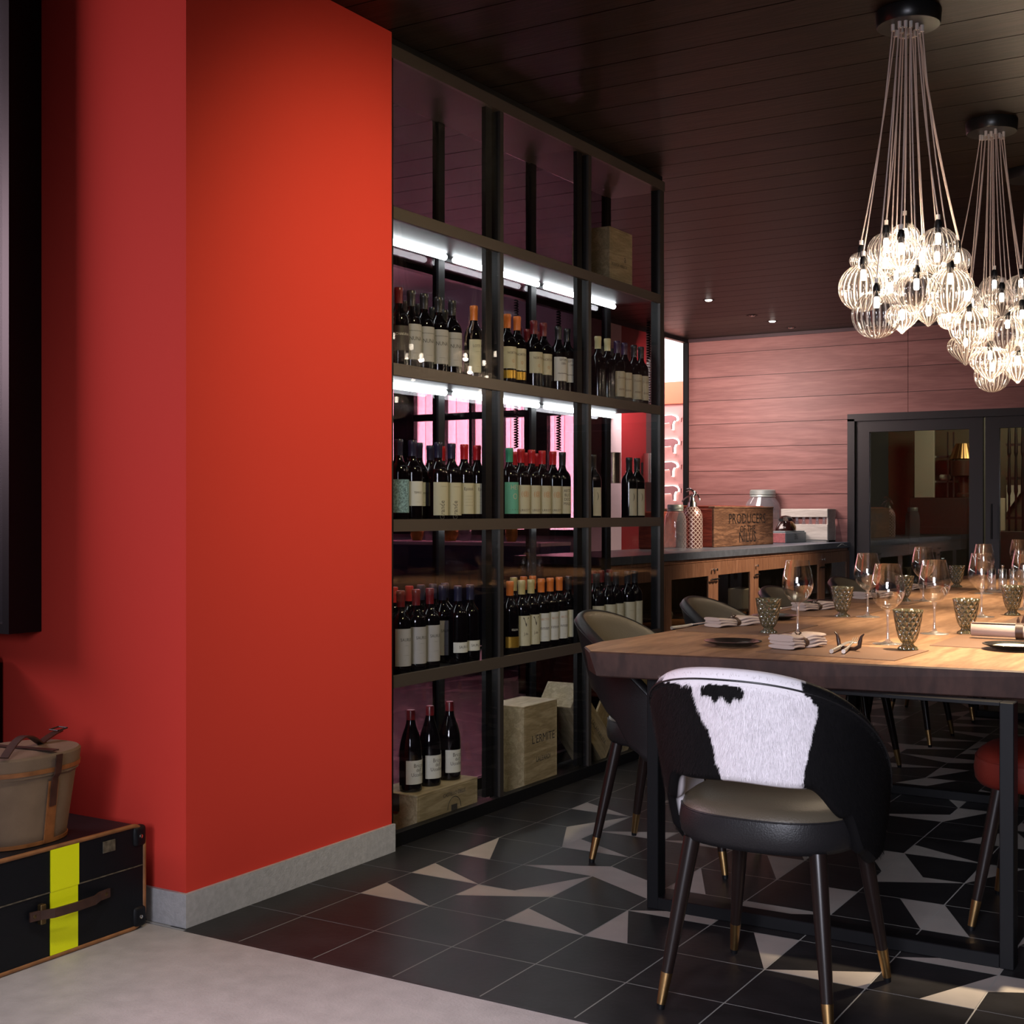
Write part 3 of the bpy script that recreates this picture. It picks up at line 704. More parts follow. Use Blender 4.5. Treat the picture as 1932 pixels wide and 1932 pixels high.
SHELVES = [
    (1.6925, 'upper', [
        [(752, 'f', 'd', 'chakana'), (774, 'f', 'k', 'nuna'), (800, 'f', 'k', 'nuna'), (827, 'f', 'k', 'nuna'), (853, 'f', 'k', 'nuna'), (894, 'f', 'o', 'lote'),
         (766, 'b', 'k', ''), (791, 'b', 'k', ''), (817, 'b', 'k', ''), (838, 'b', 'k', ''), (866, 'b', 'd', ''), (879, 'b', 'o', ''), (906, 'b', 'o', ''), (920, 'b', 'o', '')],
        [(957, 'f', 'o', 'norton!'), (972, 'f', 'o', 'norton!'), (1007, 'f', 'd', 'norton'), (1025, 'f', 'd', 'norton'), (1053, 'f', 'k', 'septima'), (1070, 'f', 'k', 'septima'),
         (978, 'b', 'd', ''), (993, 'b', 'd', ''), (1016, 'b', 'd', ''), (1040, 'b', 'k', ''), (1079, 'b', 'k', '')],
        [(1128, 'f', 'y', ''), (1146, 'f', 'y', ''), (1164, 'f', 'p', 'zuccardi'), (1176, 'f', 'p', 'zuccardi'), (1196, 'f', 'k', 'zuccardi'), (1207, 'f', 'k', 'zuccardi'),
         (1134, 'b', 'k', ''), (1153, 'b', 'k', '')]]),
    (1.1425, 'middle', [
        [(752, 'f', 'n', 'blue'), (778, 'f', 'n', 'tempus'), (827, 'f', 'n', 'script'), (852, 'f', 'n', 'script'), (876, 'f', 'r', 'letter'), (900, 'f', 'r', 'letter'),
         (790, 'm', 'n', 'tempus'), (812, 'b', 'n', ''), (831, 'b', 'r', ''), (843, 'b', 'r', ''), (862, 'b', 'r', ''), (884, 'b', 'r', ''), (906, 'b', 't', '')],
        [(961, 'f', 't', 'hey'), (983, 'f', 'r', 'spiral'), (1003, 'f', 'r', 'spiral'), (1023, 'f', 'r', 'spiral'), (1043, 'f', 'r', 'spiral'), (1061, 'f', 'k', 'arte'), (1078, 'f', 'k', 'arte'),
         (972, 'b', 'r', ''), (993, 'b', 'r', ''), (1013, 'b', 'r', ''), (1033, 'b', 'r', ''), (1052, 'b', 'k', '')],
        [(1119, 'f', 'k', 'tall'), (1187, 'f', 'k', 'tall'), (1202, 'f', 'k', 'tall')]]),
    (0.5925, 'lower', [
        [(756, 'f', 'd', 'saurus'), (785, 'f', 'd', 'saurus'), (811, 'f', 'd', 'saurus'), (864, 'f', 'n', 'smallsaur'), (887, 'f', 'n', 'smallsaur'), (908, 'f', 'n', 'smallsaur'),
         (835, 'm', 'n', 'saurus'), (743, 'b', 'r', ''), (772, 'b', 'r', ''), (794, 'b', 'n', ''), (817, 'b', 'n', ''), (840, 'b', 'n', ''), (862, 'b', 'n', ''), (883, 'b', 'o', ''), (901, 'b', 'o', ''), (921, 'b', 'g', '')],
        [(962, 'f', 'o', 'amber'), (984, 'f', 'g', 'chev'), (1001, 'f', 'g', 'chev'), (1021, 'f', 'o', 'house'), (1038, 'f', 'o', 'house'), (1055, 'f', 'o', 'house'), (1081, 'f', 'k', 'plain'),
         (969, 'b', 'g', ''), (988, 'b', 'o', ''), (1004, 'b', 'o', ''), (1022, 'b', 'o', ''), (1041, 'b', 'k', ''), (1056, 'b', 'k', ''), (1070, 'b', 'k', '')],
        [(1125, 'f', 'k', 'plain'), (1147, 'f', 'k', 'plain'), (1162, 'f', 'k', 'plain'), (1184, 'f', 'k', 'plain'), (1197, 'f', 'k', 'plain'),
         (1120, 'b', 'd', ''), (1134, 'b', 'd', ''), (1150, 'b', 'd', ''), (1165, 'b', 'd', ''), (1180, 'b', 'd', '')]])]
BN = ['first bay', 'second bay', 'third bay']
rb = random.Random(3)
for z, sn, bays in SHELVES:
    for k, lst in enumerate(bays):
        cnt = {}; lasty = {}
        for px, row, cap, lab in sorted(lst):
            X = XS + ROWX[row]; Y = on_x(px, 900, X).y
            Y = max(YS[k] + 0.062, min(YS[k + 1] - 0.058 - (0.0), Y))
            if row in lasty: Y = max(Y, lasty[row] + 0.078)
            if Y > YS[k + 1] - 0.055: continue
            lasty[row] = Y
            cnt[row] = cnt.get(row, 0) + 1
            band = lab.endswith('!'); lab = lab.rstrip('!')
            what = f'{LB[lab][5]} label' if lab else 'label hidden'
            lbl = f'{CAPS[cap][0].replace(" ", "-")}-capped wine bottle, {what}, {ORD[cnt[row] - 1]} in {RN[row]}, {sn} shelf, {BN[k]}'
            add_bottle((X, Y, z), cap, lab, lbl, f'wine bottles on the {sn} shelf', band=band, rz=rb.uniform(-0.12, 0.12))

# crates and bottles at the bottom of the cabinet
def crate(name, w, d, h, label, mt='crate_pine', loc=(0, 0, 0), rz=0.0, open_top=False, rx=0.0):
    o = empty(name, loc, rz, label, 'crate', None); t = 0.012; o.rotation_euler = (rx, 0, rz)
    def pc(nm, *a):
        m = MB(); m.rbox(*a, r=0.0015, seg=1); return m.build(nm, mt, o)
    pc('side_board', -w / 2, w / 2, -d / 2, -d / 2 + t, 0, h); pc('side_board', -w / 2, w / 2, d / 2 - t, d / 2, 0, h)
    pc('end_board', -w / 2, -w / 2 + t, -d / 2 + t, d / 2 - t, 0, h); pc('end_board', w / 2 - t, w / 2, -d / 2 + t, d / 2 - t, 0, h)
    pc('base_board', -w / 2 + t, w / 2 - t, -d / 2 + t, d / 2 - t, 0.0005, t)
    if not open_top: pc('lid', -w / 2, w / 2, -d / 2, d / 2, h, h + 0.008)
    return o
# low crate with three bottles, first bay
p0 = on_x(786, 1560, XS - 0.06)
cr = crate('wine_crate', 0.20, 0.41, 0.128, 'low pine wine crate carrying three bottles at the bottom of the cabinet', loc=(XS - 0.155, 4.16, 0.001))
m = MB(); text_flat(m, 'CASTELLO DELLE', 0.02, (0.1015, 0.04, 0.097), (0, 1, 0), (0, 0, 1)); m.cur = 1
m.tube([(0.1008, 0.04 + 0.045 * math.cos(a), 0.045 + 0.045 * math.sin(a)) for a in [i * PI / 12 for i in range(13)]], 0.0012, 4); m.box(0.0995, 0.101, 0.02, 0.06, 0.03, 0.06)
m.build('crate_print', ['ink', 'ink'], cr)
m = MB(); m.box(-0.02, 0.02, -0.2085, -0.2045, 0.07, 0.134); m.build('cloth_tab', 'label_dark', cr)
for px, yy, w in ((768, 4.02, 'nearest the red column'), (817, 4.145, 'in the middle of the three'), (857, 4.28, 'at the open end of the crate')):
    add_bottle((XS - 0.130, yy, 0.1375), 'd', 'bricco', f'sloping-shouldered wine bottle standing on the low crate, {w}', 'bottles on the low crate', 'burgundy', sc=1.0, rz=0.25)
# tall crate, second bay, its front turned to the room
cr = crate('wine_crate', 0.18, 0.28, 0.357, 'tall closed pine wine crate standing on the cabinet floor in the second bay', loc=(XS - 0.146, 4.865, 0.001))
m = MB(); text_flat(m, "L'ERMITE", 0.05, (0.0908, 0.02, 0.20), (0, 1, 0), (0, 0, 1)); text_flat(m, 'LALEARDI', 0.028, (0.0908, 0.02, 0.12), (0, 1, 0), (0, 0, 1)); m.build('crate_print', 'ink', cr)
# leaning crate with the lettering, across second and third bay
cr = crate('wine_crate', 0.17, 0.44, 0.135, 'open pine wine crate tipped on its corner behind the tall crate', loc=(XS - 0.16, 5.50, 0.034), open_top=True)
cr.rotation_euler = (math.radians(-43), 0, 0); cr.location = (XS - 0.155, 5.315, 0.157)
m = MB(); text_flat(m, 'DUCA DI SALAPARUTA', 0.030, (0.0856, 0.01, 0.065), (0, 1, 0), (0, 0, 1)); text_flat(m, 'DAL 1824', 0.016, (0.0856, 0.01, 0.035), (0, 1, 0), (0, 0, 1)); m.build('crate_print', 'ink', cr)
cr = crate('wine_crate', 0.17, 0.26, 0.135, 'open pine wine crate leaning in the third bay behind the leather chair', loc=(XS - 0.16, 5.70, 0.03), open_top=True)
cr.rotation_euler = (math.radians(46), 0, 0); cr.location = (XS - 0.155, 5.80, 0.105)
# crate on the top shelf
cr = crate('wine_crate', 0.20, 0.24, 0.27, 'upright pine wine crate on the top board of the cabinet', loc=(XS - 0.16, on_x(1172, 500, XS - 0.05).y + 0.02, 2.243))
m = MB(); text_flat(m, 'BODEGA ARRIETA', 0.020, (0.101, -0.02, 0.10), (0, 1, 0), (0, 0, 1)); m.cur = 0; text_flat(m, 'a', 0.05, (0.101, 0.04, 0.13), (0, 1, 0), (0, 0, 1)); m.build('crate_print', 'ink', cr)

# ================================================================== DINING TABLE
TZ = 0.765
tb = empty('dining_table', (-1.17, 3.5, 0), 0, 'long slab-topped wooden dining table on black metal frames', 'table')
def TX(x): return x + 1.17
def TY(y): return y - 3.5
edge_l = [(-1.842, 3.468), (-1.93, 3.60), (-1.955, 3.75), (-1.935, 3.95), (-1.925, 4.2), (-1.93, 4.5), (-1.95, 5.2), (-1.94, 6.0), (-1.96, 7.0), (-1.95, 8.0), (-1.94, 9.1)]
edge_l[0] = (-1.846, 3.475)
fr_y = lambda x: 3.475 + (x + 1.846) * 0.128
edge_r = [(-0.42, fr_y(-0.42)), (-0.41, 4.5), (-0.42, 6.0), (-0.40, 7.5), (-0.41, 9.1)]
m = MB()
def slab_ring(z, ins):
    pts = []
    for x, y in edge_l: pts.append((x + ins, y + (ins if y < 3.5 else 0)))
    for x, y in reversed(edge_r): pts.append((x - ins, y + (ins if y < 4 else 0)))
    return [(TX(x), TY(y), z) for x, y in pts]
rings = [slab_ring(TZ, 0.004), slab_ring(TZ - 0.004, 0.0), slab_ring(TZ - 0.073, 0.002 + 0.014), slab_ring(TZ - 0.077, 0.022)]
n = len(rings[0])
m.cur = 0; m.add(rings[0], [tuple(range(n - 1, -1, -1))])
m.cur = 1
for a in range(3): m.add(rings[a] + rings[a + 1], [(i, (i + 1) % n, n + (i + 1) % n, n + i) for i in range(n)])
m.add(rings[3], [tuple(range(n))])
me = m.mesh('tabletop', ['table_oak', 'end_grain']); bmx = bmesh.new(); bmx.from_mesh(me); bmesh.ops.remove_doubles(bmx, verts=bmx.verts, dist=1e-5); bmesh.ops.recalc_face_normals(bmx, faces=bmx.faces); bmx.to_mesh(me); bmx.free()
put('tabletop', me, tb)
for k, yf in enumerate((3.565, 5.55, 7.9)):
    m = MB(); x0, x1 = -1.70, -0.66
    for xx in (x0, x1 - 0.036): m.rbox(TX(xx), TX(xx) + 0.036, TY(yf), TY(yf) + 0.055, 0.0, TZ - 0.077, r=0.002, seg=1)
    m.rbox(TX(x0) + 0.035, TX(x1) - 0.035, TY(yf), TY(yf) + 0.055, 0.0, 0.036, r=0.002, seg=1); m.rbox(TX(x0) + 0.035, TX(x1) - 0.035, TY(yf), TY(yf) + 0.055, TZ - 0.087, TZ - 0.077, r=0.001, seg=1)
    m.build('leg_frame', 'black_metal', tb)

# ================================================================== CHAIRS (local: front = +Y, base at origin)
T_ = math.radians(108)
def lerp_tab(t, tab):
    for (a, u), (b_, w) in zip(tab, tab[1:]):
        if t <= b_:
            s = (t - a) / (b_ - a); s = s * s * (3 - 2 * s); return u + (w - u) * s
    return tab[-1][1]
TOP = [(0, 0.815), (30, 0.808), (55, 0.765), (80, 0.665), (100, 0.555), (118, 0.44)]
BOT = [(0, 0.585), (36, 0.575), (57, 0.50), (72, 0.405), (86, 0.372), (96, 0.378), (108, 0.425)]
def shell_pt(t, v, off=0.0):
    """t in [-T_,T_], v 0 bottom .. 1 top, off outward offset"""
    d = abs(math.degrees(t)); zt, zb = 0.812 - 0.335 * (d / 108) ** 2.3, lerp_tab(d, BOT)
    if zt - zb < 0.05: zt = zb + 0.05
    z = zb + (zt - zb) * v
    a, b_ = 0.252 + off, 0.255 + off
    lean = 0.26 * max(0, z - 0.42)
    flare = 0.14 * max(0, z - 0.40)
    x = (a + flare) * math.sin(t); y = -b_ * math.cos(t) - lean * max(0, math.cos(t * 0.75)) ** 1.2
    return Vector((x, y, z))
def shell_mesh(name, mats, nt=96, nv=22, th=0.042, col=None):
    m = MB(); ring = []
    # cross-section loop: outer bottom->top, rounded top, inner top->bottom, rounded bottom
    sec = [(v / nv, 0.0) for v in range(nv + 1)] + [('t', a) for a in (0.25, 0.5, 0.75)] + [(1 - v / 10, 1.0) for v in range(11)] + [('b', a) for a in (0.25, 0.5, 0.75)]
    vs = []; ns = len(sec)
    for i in range(nt + 1):
        t = -T_ + 2 * T_ * i / nt
        ef = min(1.0, (i + 0.5) / 4, (nt - i + 0.5) / 4); tt = th * math.sqrt(max(0.05, 1 - (1 - ef) ** 2))
        for a, w in sec:
            if a == 't': p = shell_pt(t, 1, -tt * w); p.z += math.sin(PI * w) * tt * 0.5
            elif a == 'b': p = shell_pt(t, 0, -tt * (1 - w)); p.z -= math.sin(PI * w) * tt * 0.38
            else: p = shell_pt(t, a, -tt * w)
            vs.append(p)
    m.cur = 0; m.add(vs, [])
    for i in range(nt):
        for k in range(ns):
            k2 = (k + 1) % ns
            m.f.append((i * ns + k, (i + 1) * ns + k, (i + 1) * ns + k2, i * ns + k2)); m.mi.append(1 if nv + 3 <= k < nv + 14 else 0)
    m.f.append(tuple(range(ns))); m.mi.append(0); m.f.append(tuple(nt * ns + k for k in range(ns - 1, -1, -1))); m.mi.append(0)
    me = m.mesh(name, mats, 1.2); return me
def seat_mesh(mt, top=None):
    m = MB(); n = 48
    def ringp(r, z, k=3.2): 
        out = []
        for i in range(n):
            a = 2 * PI * i / n; c, s = math.cos(a), math.sin(a)
            e = (abs(c) ** k + abs(s) ** k) ** (-1 / k)
            out.append((0.222 * r * c * e, 0.012 + 0.240 * r * s * e + 0.0, z))
        return out
    prof = [(0.0, 0.392), (0.85, 0.392), (0.96, 0.398), (1.0, 0.412), (1.015, 0.44), (1.0, 0.468), (0.995, 0.474), (0.985, 0.473), (0.965, 0.486), (0.88, 0.500), (0.6, 0.509), (0.25, 0.512), (0.0, 0.512)]
    vs = []; 
    for r, z in prof: vs += ringp(max(r, 0.001), z, 2.6)
    fs = []
    for j in range(len(prof) - 1):
        for i in range(n): fs.append((j * n + i, j * n + (i + 1) % n, (j + 1) * n + (i + 1) % n, (j + 1) * n + i))
    m.add(vs, fs)
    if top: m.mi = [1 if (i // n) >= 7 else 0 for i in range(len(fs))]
    return m.mesh('seat', [mt, top] if top else mt, 1.3)
LEGS = [(-0.155, -0.160, -0.205, -0.232), (0.155, -0.160, 0.205, -0.232), (-0.155, 0.165, -0.205, 0.232), (0.155, 0.165, 0.205, 0.232)]
def leg_meshes():
    out = []
    for x0, y0, x1, y1 in LEGS:
        A_, B_ = Vector((x0, y0, 0.40)), Vector((x1, y1, 0.006)); k = 0.80
        Cc = A_.lerp(B_, k)
        m = MB(); m.tube([A_, A_.lerp(B_, 0.4), Cc], [0.0205, 0.0185, 0.0140], 16); a = m.mesh('leg', 'leg_wood', 0.8)
        m = MB(); m.tube([Cc, A_.lerp(B_, 0.985)], [0.0143, 0.0105], 16); f = m.mesh('brass_ferrule', 'brass', 0.8)
        m = MB(); m.tube([A_.lerp(B_, 0.985), Vector((x1, y1, 0.0))], [0.0100, 0.0090], 12); g = m.mesh('foot_pad', 'black_metal', 0.8)
        out.append((a, f, g))
    return out
LEGM = leg_meshes()
def make_chair(name, loc, rz, label, shell_mats, seat_mat, group=None, extra=None):
    o = empty(name, loc, rz, label, 'chair', group)
    sh = put('backrest', shell_mesh('backrest', shell_mats), o); st = put('seat', seat_mesh(seat_mat, 'lit_leather' if seat_mat == 'black_leather' else None), o)  # black seats get a top with warm light painted in
    m = MB(); m.tube([Vector((0.222 * 0.992 * math.cos(a) * (abs(math.cos(a)) ** 2.6 + abs(math.sin(a)) ** 2.6) ** (-1 / 2.6), 0.012 + 0.238 * math.sin(a) * (abs(math.cos(a)) ** 2.6 + abs(math.sin(a)) ** 2.6) ** (-1 / 2.6), 0.473)) for a in [2 * PI * i / 60 for i in range(61)]], 0.0025, 6)
    m.build('piping', seat_mat, st, smooth=1.0)
    for a, f, g in LEGM:
        l_ = put('leg', a, o); put('brass_ferrule', f, l_); put('foot_pad', g, l_)
    # seam line on the outer rim
    m = MB(); pts = [shell_pt(-T_ * 0.93 + 2 * T_ * 0.93 * i / 90, 0.93 if False else 0.985, 0.0015) for i in range(91)]
    m.tube(pts, 0.0022, 6); m.build('rim_piping', shell_mats[0], sh, smooth=1.0)
    return o
# --- black leather chairs on the cabinet side of the table
bc = make_chair('dining_chair', (-1.87, 4.16, 0), -PI / 2 + 0.10, 'black leather tub chair at the table, nearest the wine cabinet front', ['black_leather', 'lit_leather'], 'black_leather', 'leather chairs along the cabinet side')
where = ['black leather tub chair in front of the first sideboard door', 'black leather tub chair in front of the white container in the sideboard', 'black leather tub chair fourth along the cabinet side of the table', 'black leather tub chair farthest along the cabinet side of the table']
for (y, r), w in zip([(5.05, 0.05), (5.93, 0.0), (6.95, -0.04), (7.85, 0.03)], where):
    dup(bc, (-1.87, y, 0), -PI / 2 + r, w)
# --- red chairs across the table
rc = make_chair('dining_chair', (-0.60, 4.06, 0), PI / 2 + 0.02, 'red leather tub chair tucked under the near right side of the table', ['red_leather', 'red_leather'], 'red_leather', 'red chairs on the far side of the table')
for (y, r), w in zip([(4.98, 0.0), (5.95, 0.0), (6.9, 0.0), (7.8, 0.0)], ['second red leather tub chair along the right side of the table', 'third red leather tub chair along the right side of the table', 'fourth red leather tub chair along the right side of the table', 'last red leather tub chair along the right side of the table']):
    dup(rc, (-0.60, y, 0), PI / 2 + r, w)

# --- cowhide chair
from mathutils import noise
WPOLY = [(-0.255, 0.90), (-0.235, 0.795), (-0.085, 0.785), (-0.05, 0.70), (-0.035, 0.64), (-0.025, 0.56), (-0.02, 0.45), (0.135, 0.45), (0.145, 0.58), (0.17, 0.66), (0.19, 0.735), (0.165, 0.80), (0.17, 0.90)]
def inside(px, pz, poly):
    c = False
    for i in range(len(poly)):
        x1, y1 = poly[i]; x2, y2 = poly[i - 1]
        if (y1 > pz) != (y2 > pz) and px < (x2 - x1) * (pz - y1) / (y2 - y1) + x1: c = not c
    return c
def is_white(p, inner=False):
    n1 = noise.noise(Vector((p.x * 28, p.y * 28, p.z * 9))) * 0.012 + noise.noise(Vector((p.x * 90, p.y * 90, p.z * 25))) * 0.006
    x = p.x + n1; z = p.z + noise.noise(Vector((p.x * 60, 3, p.z * 20))) * 0.008
    if inner: return x < 0.06 and noise.noise(Vector((p.x * 4, p.y * 4, p.z * 4))) > -0.25
    zz2 = z + 0.006 * math.sin(x * 190) + 0.012 * noise.noise(Vector((p.x * 40, 9, 0)))
    if ((x + 0.005) / 0.052) ** 2 + ((zz2 - 0.784) / 0.026) ** 2 < 1 and z < 0.796: return False
    return inside(x, z, WPOLY)
cc = make_chair('dining_chair', (-1.122, 3.09, 0), 0.0, 'tub chair covered in black and white cowhide with black leather seat', ['cowhide', 'cowhide'], 'black_leather')
WH, BK = (0.80, 0.75, 0.78), (0.006, 0.0055, 0.006)
for ch in cc.children:
    if ch.name.startswith('backrest'):
        ch.data = shell_mesh('backrest', ['cowhide', 'cowhide'], 260, 90); me = ch.data
        ca = me.color_attributes.new('hide', 'FLOAT_COLOR', 'POINT'); sec = 90 + 1 + 3 + 11 + 3
        for i, v in enumerate(me.vertices):
            k = i % sec; w = is_white(v.co, inner=(k > 92 and k < 106)); c = WH if w else BK; ca.data[i].color = (*c, 1)
        for g in ch.children: g.data.materials[0] = M['black_leather']
        cow_shell = ch
# short fur as fine strands
m = MB(); rf = random.Random(9); cols_ = []
for i in range(42000):
    t = rf.uniform(-T_ * 0.98, T_ * 0.98); v = rf.uniform(0, 1.0); p = shell_pt(t, v)
    e1 = shell_pt(t + 0.01, v) - p; e2 = shell_pt(t, min(1, v + 0.02)) - shell_pt(t, v - 0.02); nn = e1.cross(e2).normalized()
    if nn.dot(Vector((p.x, p.y, 0))) < 0: nn = -nn
    if v > 0.93: nn = (nn * (1 - (v - 0.93) * 12) + Vector((0, 0, 1)) * ((v - 0.93) * 14)).normalized(); p.z += 0.010 * (v - 0.93) / 0.07; p += Vector((-p.x, -p.y, 0)).normalized() * rf.uniform(0, 0.022) * ((v - 0.93) / 0.07)
    L_ = rf.uniform(0.006, 0.012); dr = (nn * 0.35 + Vector((rf.uniform(-.2, .2), rf.uniform(-.2, .2), -0.9 + rf.uniform(-.15, .15)))).normalized()
    if v > 0.93: dr = (nn * 0.8 + Vector((rf.uniform(-.5, .5), rf.uniform(-.5, .5), 0))).normalized(); L_ *= 0.7
    w = is_white(p); sd = dr.cross(nn).normalized() * 0.00045
    n0 = len(m.v); m.add([p - sd, p + sd, p + dr * L_ + nn * 0.001], [(0, 1, 2)])
    g = rf.uniform(0.7, 1.15); cols_ += [tuple(min(1, c * g) for c in (WH if w else BK))] * 3
me = m.mesh('fur', 'cowhide'); ca = me.color_attributes.new('hide', 'FLOAT_COLOR', 'POINT')
for i, c in enumerate(cols_): ca.data[i].color = (*c, 1)
f_ = put('fur', me, cow_shell); f_['kind'] = 'stuff'

# ================================================================== TABLE SETTINGS
def glass_wine():
    o = empty('wine_glass', (0, 0, 0), 0, '', 'glass', 'wine glasses on the table')
    m = MB(); m.lathe([(0.0, 0.0012), (0.046, 0.0), (0.0475, 0.001), (0.046, 0.0022), (0.020, 0.0045), (0.008, 0.010)], 40); m.build('foot', 'stem_glass', o, smooth=1.0)
    m = MB(); m.lathe([(0.008, 0.010), (0.0048, 0.022), (0.0040, 0.05), (0.0040, 0.085), (0.0055, 0.100), (0.0095, 0.108)], 16); m.build('stem', 'stem_glass', o, smooth=1.0)
    m = MB(); m.lathe([(0.0, 0.106), (0.012, 0.108), (0.028, 0.118), (0.043, 0.136), (0.0515, 0.158), (0.0525, 0.174), (0.049, 0.200), (0.043, 0.228), (0.0385, 0.251), (0.0378, 0.252), (0.0422, 0.228), (0.0482, 0.200), (0.0516, 0.174), (0.0505, 0.158), (0.042, 0.138), (0.027, 0.120), (0.0, 0.112)], 48); m.build('bowl', 'wine_glass', o, smooth=2.0)
    return o
def glass_tumbler():
    o = empty('tumbler', (0, 0, 0), 0, '', 'glass', 'tumblers on the table')
    m = MB(); m.lathe([(0.0, 0.001), (0.029, 0.0), (0.031, 0.003), (0.028, 0.008), (0.019, 0.013), (0.016, 0.019), (0.021, 0.024)], 32, rib=8, ribd=0.03); m.build('foot', 'tumbler_glass', o, smooth=1.0)
    m = MB(); m.lathe([(0.0, 0.024), (0.021, 0.024), (0.028, 0.036), (0.0335, 0.055), (0.0385, 0.082), (0.0425, 0.108), (0.0448, 0.1195), (0.0438, 0.120), (0.041, 0.108), (0.037, 0.082), (0.032, 0.056), (0.026, 0.038), (0.0, 0.030)], 40); m.build('cup', 'tumbler_glass', o, smooth=2.0)
    return o
wg = glass_wine(); tm = glass_tumbler()
WP = [((1505, 1197), 'wine glass on the leather mat nearest the first leather chair'), ((1637, 1164), 'wine glass behind the second tumbler on the cabinet side of the table'), ((1675, 1215), 'wine glass beside the horn-shaped cutlery rest at the table end'),
      ((1763, 1196), 'wine glass standing left of the tumbler in the middle of the table'), ((1742, 1134), 'third wine glass along the cabinet side of the table'), ((1852, 1164), 'wine glass in front of the steel-topped condiment stand'),
      ((1856, 1120), 'wine glass partly hidden behind the one near the condiment stand'), ((1922, 1098), 'wine glass behind the condiment stand at the right')]
for i, (p, l_) in enumerate(WP):
    q = on_z(p[0], p[1], TZ)
    if i == 0: wg.location = q; wg['label'] = l_
    else: dup(wg, q, 0.3 * i, l_)
q = on_z(1932, 1150, TZ); dup(wg, q, 0, 'wine glass at the right edge of the photo beyond the rolled napkin')
TP = [((1450, 1195), 'olive tumbler nearest the round side plate on the cabinet side'), ((1589, 1164), 'second olive tumbler along the cabinet side of the table'), ((1713, 1227), 'olive tumbler on the corner of the end leather mat'),
      ((1823, 1196), 'olive tumbler behind the end of the rolled napkin'), ((1706, 1135), 'third olive tumbler along the cabinet side of the table'), ((1805, 1108), 'farthest olive tumbler before the glass doors'), ((1910, 1161), 'olive tumbler to the right of the condiment stand')]
for i, (p, l_) in enumerate(TP):
    q = on_z(p[0], p[1], TZ)
    if i in (2,): q.z += 0.002
    if i == 0: tm.location = q; tm['label'] = l_
    else: dup(tm, q, 0.3 * i, l_)

# leather place mats
def placemat(x0, x1, y0, y1, label, rz=0):
    m = MB(); cx, cy = (x0 + x1) / 2, (y0 + y1) / 2; m.rbox(x0 - cx, x1 - cx, y0 - cy, y1 - cy, 0, 0.0022, r=0.0008, seg=1)
    o = m.build('placemat', 'leather_mat'); o.location = (cx, cy, TZ); o.rotation_euler = (0, 0, rz); return tag(o, label, 'placemat', 'leather placemats on the table')
placemat(-1.405, -0.99, 3.695, 4.02, 'brown leather placemat at the near end of the table', -0.04)
placemat(-1.90, -1.55, 4.22, 4.70, 'brown leather placemat in front of the nearest leather chair')
placemat(-1.90, -1.55, 5.08, 5.56, 'second brown leather placemat along the cabinet side')
placemat(-1.90, -1.55, 5.96, 6.44, 'third brown leather placemat along the cabinet side')
placemat(-1.90, -1.55, 6.9, 7.38, 'fourth brown leather placemat along the cabinet side')
placemat(-1.02, -0.46, 4.165, 4.62, 'brown leather placemat under the rolled napkin')
placemat(-1.00, -0.46, 5.12, 5.56, 'second brown leather placemat along the right side')

# plates
def plate(loc, label, food=False):
    o = empty('side_plate', loc, 0, label, 'plate', 'dark side plates on the table')
    m = MB(); m.lathe([(0.0, 0.0), (0.045, 0.0), (0.055, 0.003), (0.088, 0.0135), (0.0895, 0.0155), (0.087, 0.0165), (0.058, 0.0075), (0.0, 0.006)], 48); m.build('dish', 'plate_glaze', o, smooth=1.0)
    if food:
        m = MB(); m.lathe([(0.062, 0.0085), (0.052, 0.0115), (0.0, 0.0125)], 32); m.build('bread_crumb', 'plate_food', o, smooth=1.0)
    return o
plate(on_z(1383, 1215, TZ + 0.005) + Vector((0, 0, -0.005)), 'black glazed side plate at the near corner of the table')
plate(on_z(1912, 1223, TZ + 0.005) + Vector((0, 0, -0.0025)), 'dark side plate holding pale crumbs beside the rolled napkin', True)
plate(on_z(1462, 1168, TZ), 'black side plate behind the first tumbler')
plate(on_z(1560, 1140, TZ), 'black side plate farther along the cabinet side of the table')

